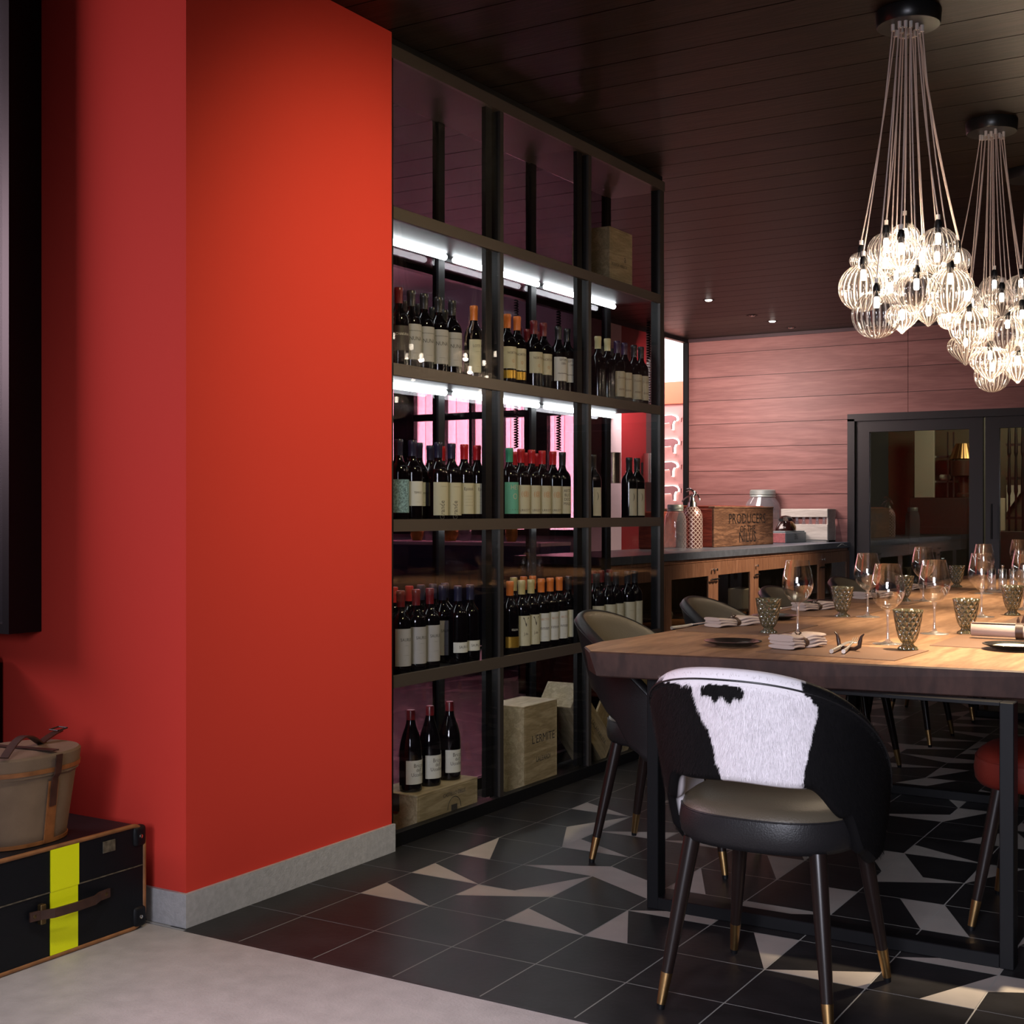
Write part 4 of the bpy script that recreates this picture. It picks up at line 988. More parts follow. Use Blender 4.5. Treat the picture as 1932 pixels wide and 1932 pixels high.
# folded napkins with leather rings
def napkin(loc, rz, label, L_=0.20, w=0.07, layers=4, cutlery=False):
    o = empty('napkin', loc, rz, label, 'napkin', 'folded linen napkins on the table')
    for k in range(layers):
        m = MB(); s = k * 0.0055
        def sec(u, v, k=k):
            a = 2 * PI * u; x = (v - 0.5) * L_ + 0.004 * math.sin(k * 2.1); pinch = 1 - 0.42 * math.exp(-((v - 0.5) / 0.11) ** 2)
            return (x, (w / 2 - 0.001 * k) * pinch * math.copysign(abs(math.cos(a)) ** 0.6, math.cos(a)), 0.0075 + k * 0.010 * pinch + 0.0062 * math.copysign(abs(math.sin(a)) ** 0.7, math.sin(a)) + 0.003 * math.sin(v * 9 + k))
        m.grid(sec, 20, 20, close_u=True); n0 = len(m.v)
        m.f.append(tuple(range(19, -1, -1))); m.mi.append(0); m.f.append(tuple(20 * 20 + i for i in range(20))); m.mi.append(0)
        m.build('linen_fold', 'linen', o, smooth=1.3)
    m = MB(); h = 0.0075 * 2 + (layers - 1) * 0.010 * 0.6
    pts = [Vector((0, (w * 0.36) * math.cos(a), h / 2 + (h / 2 + 0.003) * math.sin(a))) for a in [2 * PI * i / 24 for i in range(25)]]
    nr = [Vector((0, math.cos(a), math.sin(a))) for a in [2 * PI * i / 24 for i in range(25)]]
    m.strip(pts, nr, 0.018, 0.0016); r_ = m.build('napkin_ring', 'strap_brown', o)
    m = MB(); m.tube([(-0.004, -0.004, h + 0.004), (0.0, 0.01, h + 0.012), (0.012, 0.016, h + 0.018)], [0.003, 0.002, 0.0008], 6); m.tube([(0.004, 0.004, h + 0.004), (0.002, -0.01, h + 0.012), (-0.012, -0.012, h + 0.016)], [0.003, 0.002, 0.0008], 6)
    m.build('leather_tie', 'strap_brown', r_)
    return o
Z2 = TZ + 0.0024
napkin((-1.345, 3.885, Z2), PI / 2 - 0.28, 'folded cream napkin with leather band on the end placemat', 0.17, 0.095, 4)
napkin((-1.80, 4.50, Z2), PI / 2 - 0.35, 'folded napkin in a leather ring by the nearest leather chair', 0.22, 0.08, 3)
napkin((-1.80, 5.42, Z2), PI / 2 - 0.35, 'folded napkin in a leather ring on the second placemat', 0.22, 0.08, 3)
napkin((-1.80, 6.28, Z2), PI / 2 - 0.35, 'folded napkin on the third placemat along the cabinet side', 0.22, 0.08, 3)
napkin((-1.80, 7.15, Z2), PI / 2 - 0.35, 'folded napkin on the fourth placemat along the cabinet side', 0.22, 0.08, 3)
def rolled(loc, rz, label):
    o = empty('rolled_napkin', loc, rz, label, 'napkin', 'rolled linen napkins on the table')
    m = MB(); pts = []; 
    for i in range(60):
        a = i * 0.35; r = 0.005 + 0.0195 * i / 59; pts.append((r * math.cos(a), r * math.sin(a)))
    vs = [(x, 0.0265 + z, 0) for x, z in pts]
    vv = []; 
    for yy in (-0.13, 0.13): vv += [(yy, px_, 0.026 + pz_) for px_, pz_ in pts]
    n = len(pts); m.add(vv, [(i, i + 1, n + i + 1, n + i) for i in range(n - 1)])
    me = m.mesh('linen_roll', 'linen', 1.3); r_ = put('linen_roll', me, o); md = r_.modifiers.new('thickness', 'SOLIDIFY'); md.thickness = 0.0018
    m = MB(); m.lathe([(0.0262, -0.012), (0.0272, -0.012), (0.0272, 0.012), (0.0262, 0.012)], 32); me = m.mesh('leather_band', 'strap_brown', 0.9)
    b_ = put('leather_band', me, o, loc=(0.02, 0, 0.0264), rot=(0, PI / 2, 0))
    m = MB(); m.tube([(0.015, 0, 0.05), (0.013, 0.002, 0.062), (0.014, 0.004, 0.072)], [0.005, 0.0045, 0.001], 8); m.tube([(0.026, 0, 0.05), (0.029, 0.002, 0.062), (0.03, 0.004, 0.076)], [0.005, 0.0045, 0.001], 8)
    m.build('horn_peg', 'horn', o)
    return o
rolled((-0.83, 4.48, Z2 + 0.0022), 0.03, 'rolled cream napkin with leather band beside the dark plate of crumbs')
rolled((-0.82, 5.44, Z2 + 0.0022), 0.03, 'rolled cream napkin beyond the tumbler by the condiment stand')

# horn cutlery rest with fork and knife at the table end
o = empty('cutlery_rest', (-1.185, 3.88, Z2), -0.25, 'dark horn-shaped cutlery rest at the near end of the table', 'cutlery rest')
m = MB(); pts = [(-0.050, 0, 0.052), (-0.041, 0, 0.044), (-0.037, 0, 0.030), (-0.034, 0, 0.014), (-0.020, 0, 0.0065), (0, 0, 0.0055), (0.020, 0, 0.0065), (0.034, 0, 0.014), (0.037, 0, 0.030), (0.041, 0, 0.044), (0.050, 0, 0.052)]
m.tube(pts, [0.0018, 0.004, 0.0060, 0.0066, 0.006, 0.005, 0.006, 0.0066, 0.0060, 0.004, 0.0018], 10); m.build('horn_bar', 'horn', o, smooth=1.0)
def fork(loc, rz, label):
    o = empty('fork', loc, rz, label, 'cutlery', 'cutlery on the horn rest')
    m = MB(); m.tube([(0, -0.11, 0.002), (0, -0.04, 0.006), (0, 0.02, 0.013), (0, 0.045, 0.014)], [0.0065, 0.004, 0.003, 0.004], 8)
    m.rbox(-0.011, 0.011, 0.042, 0.062, 0.012, 0.0145, r=0.001, seg=1); m.build('fork_handle', 'cutlery_steel', o, smooth=1.0)
    for k in range(4):
        m = MB(); x = -0.0093 + k * 0.0062; m.tube([(x, 0.06, 0.013), (x, 0.085, 0.016), (x, 0.108, 0.023)], [0.0016, 0.0015, 0.0008], 6); m.build('tine', 'cutlery_steel', o, smooth=1.0)
    return o
def knife(loc, rz, label):
    o = empty('knife', loc, rz, label, 'cutlery', 'cutlery on the horn rest')
    m = MB(); m.tube([(0, -0.11, 0.003), (0, -0.03, 0.006), (0, 0.0, 0.0095)], [0.0065, 0.0055, 0.0045], 8); m.build('knife_handle', 'cutlery_steel', o, smooth=1.0)
    m = MB(); m.add([(-0.008, 0.0, 0.0095), (0.008, 0.0, 0.0095), (0.009, 0.08, 0.012), (0.0, 0.115, 0.013), (-0.008, 0.09, 0.012), (-0.008, 0.0, 0.0108), (0.008, 0.0, 0.0108), (0.009, 0.08, 0.0133), (0.0, 0.115, 0.0143), (-0.008, 0.09, 0.0133)],
               [(4, 3, 2, 1, 0), (5, 6, 7, 8, 9), (0, 1, 6, 5), (1, 2, 7, 6), (2, 3, 8, 7), (3, 4, 9, 8), (4, 0, 5, 9)]); m.build('blade', 'cutlery_steel', o)
    return o
fork((-1.180, 3.875, Z2 + 0.006), 0.12, 'steel fork lying in the horn-shaped cutlery rest')
knife((-1.207, 3.872, Z2 + 0.004), 0.05, 'steel knife lying beside the fork in the horn-shaped rest')
for k, (x, y) in enumerate([(-1.79, 4.40), (-1.79, 5.32)]):
    knife((x - 0.115, y - 0.03, Z2 + 0.0005), -0.30, ['steel knife under the napkin by the nearest leather chair', 'steel knife beside the napkin on the second placemat'][k])

# condiment stand
q = on_z(1902, 1118, TZ)
o = empty('condiment_stand', q, 0.35, 'glass and steel condiment stand with capped flasks on the table', 'condiment stand')
m = MB(); m.rbox(-0.11, 0.11, -0.05, 0.05, 0.0, 0.012, r=0.003); m.build('tray', 'stem_glass', o)
for k in range(4):
    x = -0.08 + k * 0.053
    m = MB(); m.lathe([(0.0, 0.013), (0.020, 0.013), (0.021, 0.02), (0.021, 0.075), (0.019, 0.08)], 20, c=(x, 0, 0)); f = m.build('flask', 'stem_glass', o, smooth=1.0)
    m = MB(); m.lathe([(0.0215, 0.075), (0.0215, 0.118), (0.019, 0.122), (0.006, 0.124), (0.006, 0.130), (0.009, 0.135), (0.008, 0.142), (0.0, 0.145)], 20, c=(x, 0, 0)); m.build('steel_cap', 'steel', f, smooth=0.8)

# ================================================================== CHANDELIERS
def globe_prof(kind):
    pts = []
    if kind == 'round': pts = [(math.sin(a) if a > 0.12 else math.sin(0.12), math.cos(a)) for a in [0.12 + (PI - 0.14) * i / 22 for i in range(23)]]
    elif kind == 'onion': pts = [(0.12, 0.78), (0.40, 0.74), (0.70, 0.60), (0.92, 0.36), (1.0, 0.12), (0.97, -0.08), (0.85, -0.28), (0.66, -0.48), (0.45, -0.66), (0.27, -0.80), (0.14, -0.92), (0.09, -0.99), (0.02, -1.03)]
    elif kind == 'bowl': pts = [(0.12, 0.80), (0.45, 0.76), (0.75, 0.60), (0.94, 0.34), (1.0, 0.08), (0.96, 0.0), (0.93, -0.12), (0.80, -0.38), (0.58, -0.60), (0.32, -0.76), (0.06, -0.86)]
    return pts
GM = {}
for kd in ('round', 'onion', 'bowl'):
    m = MB(); m.lathe(globe_prof(kd), 144, rib=24, ribd=0.032); GM[kd] = m.mesh('glass_globe', 'globe_glass', 3.0)
m = MB(); m.lathe([(0.0, -0.036), (0.007, -0.035), (0.009, -0.029), (0.009, -0.008), (0.007, -0.002), (0.0, 0.0)], 14); BULB = m.mesh('bulb', 'bulb_glow', 1.0)
m = MB(); m.lathe([(0.0, 0.026), (0.008, 0.025), (0.012, 0.016), (0.013, 0.002), (0.009, -0.018), (0.0, -0.018)], 14); SOCK = m.mesh('socket', 'black_metal', 1.0)
m = MB(); m.lathe([(0.0, 0.042), (0.007, 0.042), (0.007, 0.027), (0.0, 0.027)], 10); GRIP = m.mesh('cord_grip', 'clear_plastic', 1.0)
def chandelier(cpos, globes, label, energy):
    o = empty('chandelier', cpos, 0, label, 'chandelier', 'glass globe chandeliers over the table')
    m = MB(); m.lathe([(0.0, 0.0), (0.105, 0.0), (0.107, -0.004), (0.104, -0.046), (0.101, -0.05), (0.0, -0.05)], 48); can = m.build('canopy', 'chandelier_black', o, smooth=0.7)
    rr = random.Random(len(globes))
    for (px, py, dia, kd, dw) in globes:
        w = (cpos.x * -AX + cpos.y * AY) + dw; p = at_w(px, py, w) - cpos; r = dia / 2 * w / F
        g = put('glass_globe', GM[kd], o, loc=p); g.scale = (r, r, r); g.rotation_euler = (0, 0, rr.uniform(0, 1))
        top = (0.99 if kd == 'round' else 0.78) * r
        s = put('socket', SOCK, g, loc=(0, 0, top / r)); s.scale = (1 / r,) * 3
        bb = put('bulb', BULB, g, loc=(0, 0, (top - 0.018) / r)); bb.scale = (1 / r,) * 3
        gg = put('cord_grip', GRIP, g, loc=(0, 0, top / r)); gg.scale = (1 / r,) * 3
        a = math.atan2(p.y, p.x); rad = min(0.055, math.hypot(p.x, p.y) * 0.35) + rr.uniform(-0.008, 0.008)
        t0 = Vector((rad * math.cos(a), rad * math.sin(a), -0.05)); t1 = p + Vector((0, 0, top + 0.04)); md = t0.lerp(t1, 0.5) + Vector((rr.uniform(-0.008, 0.008), rr.uniform(-0.008, 0.008), 0)) + Vector((-p.x * 0.10, -p.y * 0.10, 0))
        pts = [t0.lerp(md, s_ / 4).lerp(md.lerp(t1, s_ / 4), s_ / 4) for s_ in range(5)]
        pts = [(1 - u) ** 2 * t0 + 2 * u * (1 - u) * md + u * u * t1 for u in [i / 10 for i in range(11)]]
        m = MB(); m.tube(pts, 0.0024, 6); m.build('cord', 'cord', o, smooth=1.0)
        m = MB(); m.tube([t0 + Vector((0, 0, 0.004)), t0 + Vector((0, 0, -0.022))], 0.0065, 8); m.build('cord_clamp', 'clear_plastic', o, smooth=0.8)
    # the light of five of its bulbs
    bl = [c for c in o.children if c.name.startswith('glass_globe')]
    for g in bl[::max(1, len(bl) // 5)][:5]:
        kd = 0.99 if g.data == GM['round'] else 0.78
        light('bulb_light', 'POINT', Vector(cpos) + g.location + Vector((0, 0, kd * g.scale[0] - 0.055)), energy / 5, (1.0, 0.76, 0.52), 0.012)
    return o
C1 = on_z(1714, 50, 2.80) + Vector((0, 0, 0.05)); C2 = on_z(1871, 251, 2.80) + Vector((0, 0, 0.05)); C3 = on_z(1941, 340, 2.80) + Vector((0, 0, 0.05))
chandelier(C1, [(1629, 543, 90, 'round', -0.05), (1654, 594, 90, 'round', -0.16), (1729, 552, 94, 'onion', -0.15), (1793, 548, 86, 'round', -0.04), (1770, 465, 72, 'round', -0.10), (1768, 490, 66, 'bowl', 0.02),
                (1700, 477, 74, 'onion', -0.14), (1672, 473, 68, 'round', 0.00), (1670, 500, 60, 'bowl', 0.08), (1707, 448, 54, 'round', 0.12), (1625, 494, 44, 'bowl', 0.13), (1806, 492, 50, 'round', 0.16),
                (1702, 598, 62, 'onion', 0.06), (1752, 588, 56, 'onion', 0.10), (1690, 522, 54, 'bowl', 0.14), (1740, 492, 50, 'round', 0.16), (1722, 510, 52, 'bowl', 0.02), (1680, 548, 50, 'round', 0.12), (1826, 556, 44, 'bowl', 0.18)],
           'glass globe chandelier hanging nearest over the table', 27)
chandelier(C2, [(1829, 617, 74, 'round', -0.12), (1901, 631, 72, 'round', -0.12), (1890, 568, 60, 'onion', -0.16), (1868, 683, 74, 'onion', -0.08), (1872, 708, 64, 'round', 0.04), (1822, 656, 66, 'onion', 0.10),
                (1790, 602, 40, 'round', 0.12), (1876, 548, 56, 'round', 0.02), (1926, 548, 60, 'round', 0.04), (1920, 690, 66, 'onion', 0.0), (1860, 592, 46, 'bowl', 0.10), (1833, 576, 44, 'round', 0.10),
                (1928, 600, 60, 'onion', -0.05), (1940, 650, 66, 'round', 0.08), (1852, 632, 50, 'bowl', 0.06)],
           'glass globe chandelier hanging second over the table', 21)
chandelier(C3, [(1950, 640, 60, 'round', -0.1), (1975, 600, 60, 'onion', -0.1), (1925, 665, 56, 'round', 0.0), (1985, 660, 60, 'round', 0.05), (1960, 690, 60, 'onion', 0.0), (1938, 600, 50, 'bowl', 0.1), (2000, 620, 50, 'round', 0.1)],
           'glass globe chandelier farthest over the table, cut by the photo edge', 19)
# recessed downlights
for k, (px, py, lit, l_) in enumerate([(1337, 566, 1, 'lit recessed downlight nearest the wine cabinet'), (1419, 595, 0, 'unlit recessed downlight second from the wine cabinet'), (1457, 606, 1, 'lit recessed downlight farther over the sideboard'), (1492, 618, 0, 'unlit recessed downlight closest to the plank wall')]):
    q = on_z(px, py, CZ); o = empty('downlight', q, 0, l_, 'lamp', 'recessed ceiling downlights')
    m = MB(); m.lathe([(0.030, -0.001), (0.045, -0.004), (0.047, -0.002), (0.047, 0.0)], 24); m.build('trim_ring', 'black_metal', o)
    m = MB(); m.lathe([(0.0, -0.010), (0.020, -0.008), (0.028, -0.001)], 20); m.build('lens', 'lamp_dot' if lit else 'steel', o)

# ================================================================== SIDEBOARD
SX = -3.592; SZ = 0.909
sb = empty('sideboard', (SX, 0, 0), 0, 'long oak sideboard with glazed doors under the plank wall', 'sideboard')
y0s, y1s = 7.03, 11.77
m = MB(); m.rbox(-0.66, 0.004, y0s - 0.02, y1s + 0.03, SZ - 0.05, SZ, r=0.002, seg=1); w_ = m.build('worktop', 'counter_stone'); w_.location = (SX, 0, 0)
tag(w_, 'dark stone worktop running along the top of the oak sideboard', 'worktop')
m = MB(); qy = on_x(1589, 1030, SX + 0.006).y
m.tube([(0.0055, qy - 0.13, SZ - 0.034), (0.0055, qy - 0.07, SZ - 0.022), (0.0055, qy - 0.03, SZ - 0.012), (0.0055, qy + 0.03, SZ - 0.014), (0.0055, qy + 0.06, SZ - 0.024), (0.0055, qy + 0.14, SZ - 0.030)], 0.003, 6)
m.build('white_mark', 'paper', w_)
m = MB(); m.box(-0.64, -0.63, y0s, y1s, 0.05, SZ - 0.052); m.box(-0.64, -0.03, y0s, y1s, 0.05, 0.07); m.box(-0.64, -0.012, y0s, y0s + 0.02, 0.05, SZ - 0.052); m.box(-0.64, -0.012, y1s - 0.02, y1s, 0.05, SZ - 0.052)
m.box(-0.62, -0.03, y0s, y1s, 0.42, 0.435); m.box(-0.64, -0.012, y0s, y1s, SZ - 0.075, SZ - 0.052); m.build('carcass', 'cabinet_oak', sb)
m = MB(); m.box(-0.60, -0.06, y0s + 0.03, y1s - 0.03, 0.0, 0.05); m.build('plinth', 'kitchen_dark', sb)
Dw = 0.79
for k in range(6):
    ya = y0s + 0.002 + k * Dw; yb = ya + Dw - 0.004; zb, zt2 = 0.055, SZ - 0.078; st = 0.085
    m = MB(); m.box(-0.012, 0.0, ya, ya + st, zb, zt2); m.box(-0.012, 0.0, yb - st, yb, zb, zt2); m.box(-0.012, 0.0, ya + st, yb - st, zt2 - 0.095, zt2); m.box(-0.012, 0.0, ya + st, yb - st, zb, zb + 0.09)
    d = m.build('door', 'cabinet_oak', sb)
    m = MB(); m.box(-0.008, -0.005, ya + st, yb - st, zb + 0.09, zt2 - 0.095); m.build('pane', 'door_glass', d)
    yk = yb - 0.028 if k % 2 == 1 else ya + 0.028
    yk = (ya + 0.028) if k in (1, 3, 5) else (yb - 0.028)
    yk = (yb - 0.028) if k in (1, 4) else (ya + 0.028)
    m = MB(); m.lathe([(0.0, 0.022), (0.009, 0.020), (0.011, 0.014), (0.005, 0.006), (0.006, 0.0)], 14); kn = m.mesh('knob', 'chrome', 1.0)
    put('knob', kn, d, loc=(0, yk, zt2 - 0.055), rot=(0, PI / 2, 0))
    m = MB(); m.tube([(0.012, yk - 0.05, zt2 - 0.125), (0.02, yk - 0.02, zt2 - 0.12), (0.016, yk, zt2 - 0.12), (0.02, yk + 0.02, zt2 - 0.12), (0.012, yk + 0.05, zt2 - 0.125)], [0.004, 0.007, 0.004, 0.007, 0.004], 8); m.tube([(0.0, yk, zt2 - 0.12), (0.016, yk, zt2 - 0.12)], 0.004, 6)
    m.build('latch', 'black_metal', d, smooth=1.0)
# things inside
m = MB(); m.rbox(-0.10, 0.10, -0.09, 0.09, 0, 0.16, r=0.01); o = m.build('container', 'paper'); o.location = (SX - 0.16, 9.60, 0.436); tag(o, 'white container inside the sideboard', 'container')
for k, (y, zz_, l_) in enumerate([(8.03, 0.071, 'glass flask low inside the first visible sideboard door'), (8.15, 0.436, 'small glass bottle on the inner board of the sideboard')]):
    m = MB(); m.lathe([(0, 0), (0.06, 0), (0.075, 0.05), (0.05, 0.11), (0.02, 0.13), (0.018, 0.16), (0.026, 0.17)], 24); o = m.build('flask', 'jar_glass', smooth=1.0); o.location = (SX - 0.18, y, zz_); tag(o, l_, 'flask')

# objects on top
def jar(loc, r, h, label, lid='jar_lid'):
    o = empty('glass_jar', loc, 0, label, 'jar', 'glass jars on the sideboard')
    m = MB(); m.lathe([(0.0, 0.004), (r * 0.9, 0.0), (r, 0.02), (r, h * 0.62), (r * 0.93, h * 0.74), (r * 0.68, h * 0.86), (r * 0.66, h * 0.9)], 40); m.build('glass_body', 'jar_glass', o, smooth=1.2)
    m = MB(); m.lathe([(r * 0.70, h * 0.86), (r * 0.74, h * 0.865), (r * 0.70, h * 0.90), (r * 0.74, h * 0.905), (r * 0.72, h * 0.985), (r * 0.66, h), (0.0, h)], 40); m.build('lid', lid, o, smooth=0.8)
    return o
def wd(p): return -p.x * AX + p.y * AY
q = on_z(1274, 1038, SZ); s = wd(q) / F; jar((q.x, q.y, SZ), 21 * s, 86 * s, 'ridged glass jar with screw lid beside the soda siphon')
q = on_z(1439, 1021, SZ); s = wd(q) / F; jar((q.x, q.y, SZ), 33 * s, 97 * s, 'big glass jar with lid behind the old wooden crate')
q = on_z(1306, 1034, SZ); s = wd(q) / F
o = empty('soda_siphon', (q.x, q.y, SZ), 0.3, 'metal mesh covered soda siphon next to the glass jar', 'siphon'); R_ = 19.5 * s; Hh = 78 * s
def smesh():
    m = nodes('siphon_mesh'); mt, nt, bb = m; N, L = nt.nodes, nt.links
    tc = N.new('ShaderNodeTexCoord'); w1 = N.new('ShaderNodeTexWave'); w2 = N.new('ShaderNodeTexWave'); mp = N.new('ShaderNodeMapping'); mp2 = N.new('ShaderNodeMapping')
    sx = N.new('ShaderNodeSeparateXYZ'); L.new(tc.outputs['Object'], sx.inputs[0]); at = N.new('ShaderNodeMath'); at.operation = 'ARCTAN2'; L.new(sx.outputs[1], at.inputs[0]); L.new(sx.outputs[0], at.inputs[1])
    ma = N.new('ShaderNodeMath'); ma.operation = 'MULTIPLY'; L.new(at.outputs[0], ma.inputs[0]); ma.inputs[1].default_value = 14
    mz = N.new('ShaderNodeMath'); mz.operation = 'MULTIPLY'; L.new(sx.outputs[2], mz.inputs[0]); mz.inputs[1].default_value = 190
    outs = []
    for op in ('ADD', 'SUBTRACT'):
        a = N.new('ShaderNodeMath'); a.operation = op; L.new(ma.outputs[0], a.inputs[0]); L.new(mz.outputs[0], a.inputs[1]); c = N.new('ShaderNodeMath'); c.operation = 'COSINE'; L.new(a.outputs[0], c.inputs[0]); outs.append(c)
    mx = N.new('ShaderNodeMath'); mx.operation = 'MAXIMUM'; L.new(outs[0].outputs[0], mx.inputs[0]); L.new(outs[1].outputs[0], mx.inputs[1])
    rp = N.new('ShaderNodeValToRGB'); rp.color_ramp.elements[0].position = 0.5; rp.color_ramp.elements[0].color = (0.16, 0.05, 0.045, 1); rp.color_ramp.elements[1].position = 0.75; rp.color_ramp.elements[1].color = (0.75, 0.62, 0.58, 1)
    L.new(mx.outputs[0], rp.inputs[0]); L.new(rp.outputs[0], bb.inputs['Base Color']); bb.inputs['Metallic'].default_value = 0.5; bb.inputs['Roughness'].default_value = 0.35
smesh()
m = MB(); m.lathe([(0, 0), (R_, 0), (R_, Hh * 0.72), (R_ * 0.95, Hh * 0.83), (R_ * 0.75, Hh * 0.93), (R_ * 0.5, Hh)], 40); m.build('mesh_body', 'siphon_mesh', o, smooth=1.0)
m = MB(); m.lathe([(R_ * 0.5, Hh), (R_ * 0.46, Hh * 1.02), (R_ * 0.44, Hh * 1.10), (R_ * 0.3, Hh * 1.13), (R_ * 0.22, Hh * 1.25), (0, Hh * 1.27)], 20); m.build('collar', 'steel', o, smooth=0.8)
m = MB(); m.tube([(0, 0, Hh * 1.2), (R_ * 0.3, 0, Hh * 1.34), (-R_ * 0.2, 0, Hh * 1.42), (-R_ * 0.6, 0, Hh * 1.38)], 0.012, 8); m.tube([(0, 0, Hh * 1.30), (-R_ * 0.7, 0.0, Hh * 1.20), (-R_ * 1.0, 0, Hh * 1.12)], 0.006, 8); m.tube([(0, 0, Hh * 1.25), (R_ * 0.5, 0, Hh * 1.30), (R_ * 0.75, 0, Hh * 1.15)], 0.007, 8)
m.build('spout_head', 'chrome', o, smooth=1.0)
# old crate PRODUCERS OF THE NILE-style stencil
qa = on_z(1353, 1033, SZ); qb = on_z(1459, 1026, SZ); ycr0, ycr1 = qa.y, qb.y; xcr = (qa.x + qb.x) / 2; hcr = 74 * wd(qa) / F
ycr1 = on_x(1459, 1000, xcr).y
o = empty('old_crate', (xcr, (ycr0 + ycr1) / 2, SZ), 0, 'weathered wooden crate with stencilled lettering and a red end', 'crate'); dy = (ycr1 - ycr0) / 2; dx_ = 0.42; t = 0.02
for nm, a, mt in (('front_board', (-t, 0, -dy, dy, 0, hcr), 'old_crate'), ('rear_board', (-dx_, -dx_ + t, -dy, dy, 0, hcr), 'old_crate'), ('end_board', (-dx_ + t, -t, -dy, -dy + t, 0, hcr * 0.99), 'old_crate_end'), ('end_board', (-dx_ + t, -t, dy - t, dy, 0, hcr * 0.99), 'old_crate_end'), ('base_board', (-dx_ + t, -t, -dy + t, dy - t, 0, t), 'old_crate'), ('lid', (-dx_, -0.03, -dy + 0.1, dy - 0.15, hcr + 0.001, hcr + 0.022), 'old_crate_end'), ('rim_batten', (-0.05, 0.004, -dy, dy, hcr, hcr + 0.016), 'old_crate')):
    m = MB(); m.rbox(*a, r=0.004, seg=1); m.build(nm, mt, o)
m = MB()
for s_, zc_ in (('PRODUCERS', 0.60), ('OF THE', 0.36), ('NILUS', 0.10)): text_flat(m, s_, 0.115 if s_ != 'OF THE' else 0.08, (0.0015, 0.05, hcr * zc_), (0, 1, 0), (0, 0, 1), 1.25)
m.build('stencil_lettering', 'kitchen_dark', o)
# dark red board behind the siphon (far box edge)
m = MB(); q = on_z(1327, 1030, SZ); m.rbox(-0.12, 0.0, -0.45, 0.25, 0, 0.275, r=0.01, seg=1); o = m.build('storage_box', 'old_crate_end'); o.location = (SX - 0.50, ycr0 - 0.27, SZ); tag(o, 'dark red wooden box behind the siphon and the crate', 'box')
# blue box and phone
qa = on_z(1482, 1025, SZ); qb = on_x(1523, 1024, qa.x)
o = empty('metal_box', (qa.x, (qa.y + qb.y) / 2 - 0.01, SZ), 0, 'blue grey box with pink end and embossed mark under the telephone', 'box'); dy = (qb.y - qa.y) / 2 - 0.02; hb = 20 * wd(qa) / F
m = MB(); m.cur = 0; m.rbox(-0.16, 0, -dy, dy, 0, hb, r=0.004, seg=1); m.build('body', 'box_blue', o); m = MB(); m.box(-0.155, -0.006, -dy - 0.003, -dy, 0.005, hb - 0.005); m.build('end_panel', 'box_pink', o)
m = MB(); m.rbox(-0.155, -0.010, -dy + 0.01, dy - 0.01, hb, hb + 0.012, r=0.003, seg=1); m.build('lid', 'box_blue', o)
m = MB(); text_flat(m, 'Blu', 0.07, (0.001, 0.0, hb * 0.32), (0, 1, 0), (0, 0, 1)); m.build('embossed_mark', 'ink', o)
ph = empty('telephone', (qa.x - 0.09, (qa.y + qb.y) / 2 - 0.03, SZ + hb + 0.0135), 0.0, 'old dark rotary telephone standing on the blue grey box', 'telephone')
m = MB()
def phb(u, v):
    a = 2 * PI * u; k = 1 - 0.45 * v ** 1.5; return (0.085 * k * math.copysign(abs(math.cos(a)) ** 0.7, math.cos(a)), 0.10 * k * math.copysign(abs(math.sin(a)) ** 0.7, math.sin(a)), 0.085 * v)
m.grid(phb, 24, 8, close_u=True); m.f.append(tuple(8 * 24 + i for i in range(24))); m.mi.append(0); m.build('phone_body', 'phone_black', ph, smooth=1.0)
m = MB(); m.lathe([(0, 0.012), (0.035, 0.010), (0.045, 0.0)], 24); d_ = put('dial', m.mesh('dial', 'brass', 0.8), ph, loc=(0.068, 0, 0.045), rot=(0, 1.1, 0))
m = MB(); m.tube([(0, -0.12, 0.095), (0, -0.10, 0.115), (0, 0, 0.125), (0, 0.10, 0.115), (0, 0.12, 0.095)], [0.022, 0.016, 0.011, 0.016, 0.022], 12); m.build('handset', 'phone_black', ph, smooth=1.0)
# white crate with little bottles
qa = on_z(1481, 1021, SZ); qb = on_y(1577, 1018, 11.70)
xa, xb = on_y(1473, 1000, 11.55).x, on_y(1561, 1000, 11.55).x
o = empty('white_crate', ((xa + xb) / 2, 11.675, SZ), 0, 'whitewashed slatted crate filled with small glass bottles', 'crate'); hw = (xb - xa) / 2; s = 12.0 / F
for z0_, z1_ in ((0.02, 0.16), (0.225, 0.30)):
    m = MB(); m.rbox(-hw, hw, -0.12, -0.105, z0_, z1_, r=0.003, seg=1); m.build('slat', 'white_crate', o); m = MB(); m.rbox(-hw, hw, 0.105, 0.12, z0_, z1_, r=0.003, seg=1); m.build('slat', 'white_crate', o)
for x in (-hw, hw - 0.015):
    m = MB(); m.rbox(x, x + 0.015, -0.105, 0.105, 0.0, 0.30, r=0.003, seg=1); m.build('end_board', 'white_crate', o)
m = MB(); m.rbox(-hw, hw, -0.105, 0.105, 0.0, 0.018, r=0.002, seg=1); m.build('base_board', 'white_crate', o)
m = MB(); m.lathe([(0, 0), (0.025, 0), (0.027, 0.01), (0.027, 0.11), (0.014, 0.16), (0.012, 0.20), (0.014, 0.205)], 16); bmz = m.mesh('small_bottle', 'jar_glass', 1.0)
for k in range(6):
    bo = put('small_bottle', bmz, None, loc=((xa + xb) / 2 - hw + 0.06 + k * (2 * hw - 0.12) / 5, 11.64, SZ + 0.019)); tag(bo, f'small clear glass bottle, {ORD[k]} from the telephone side in the white crate', 'bottle', 'small bottles in the white crate')

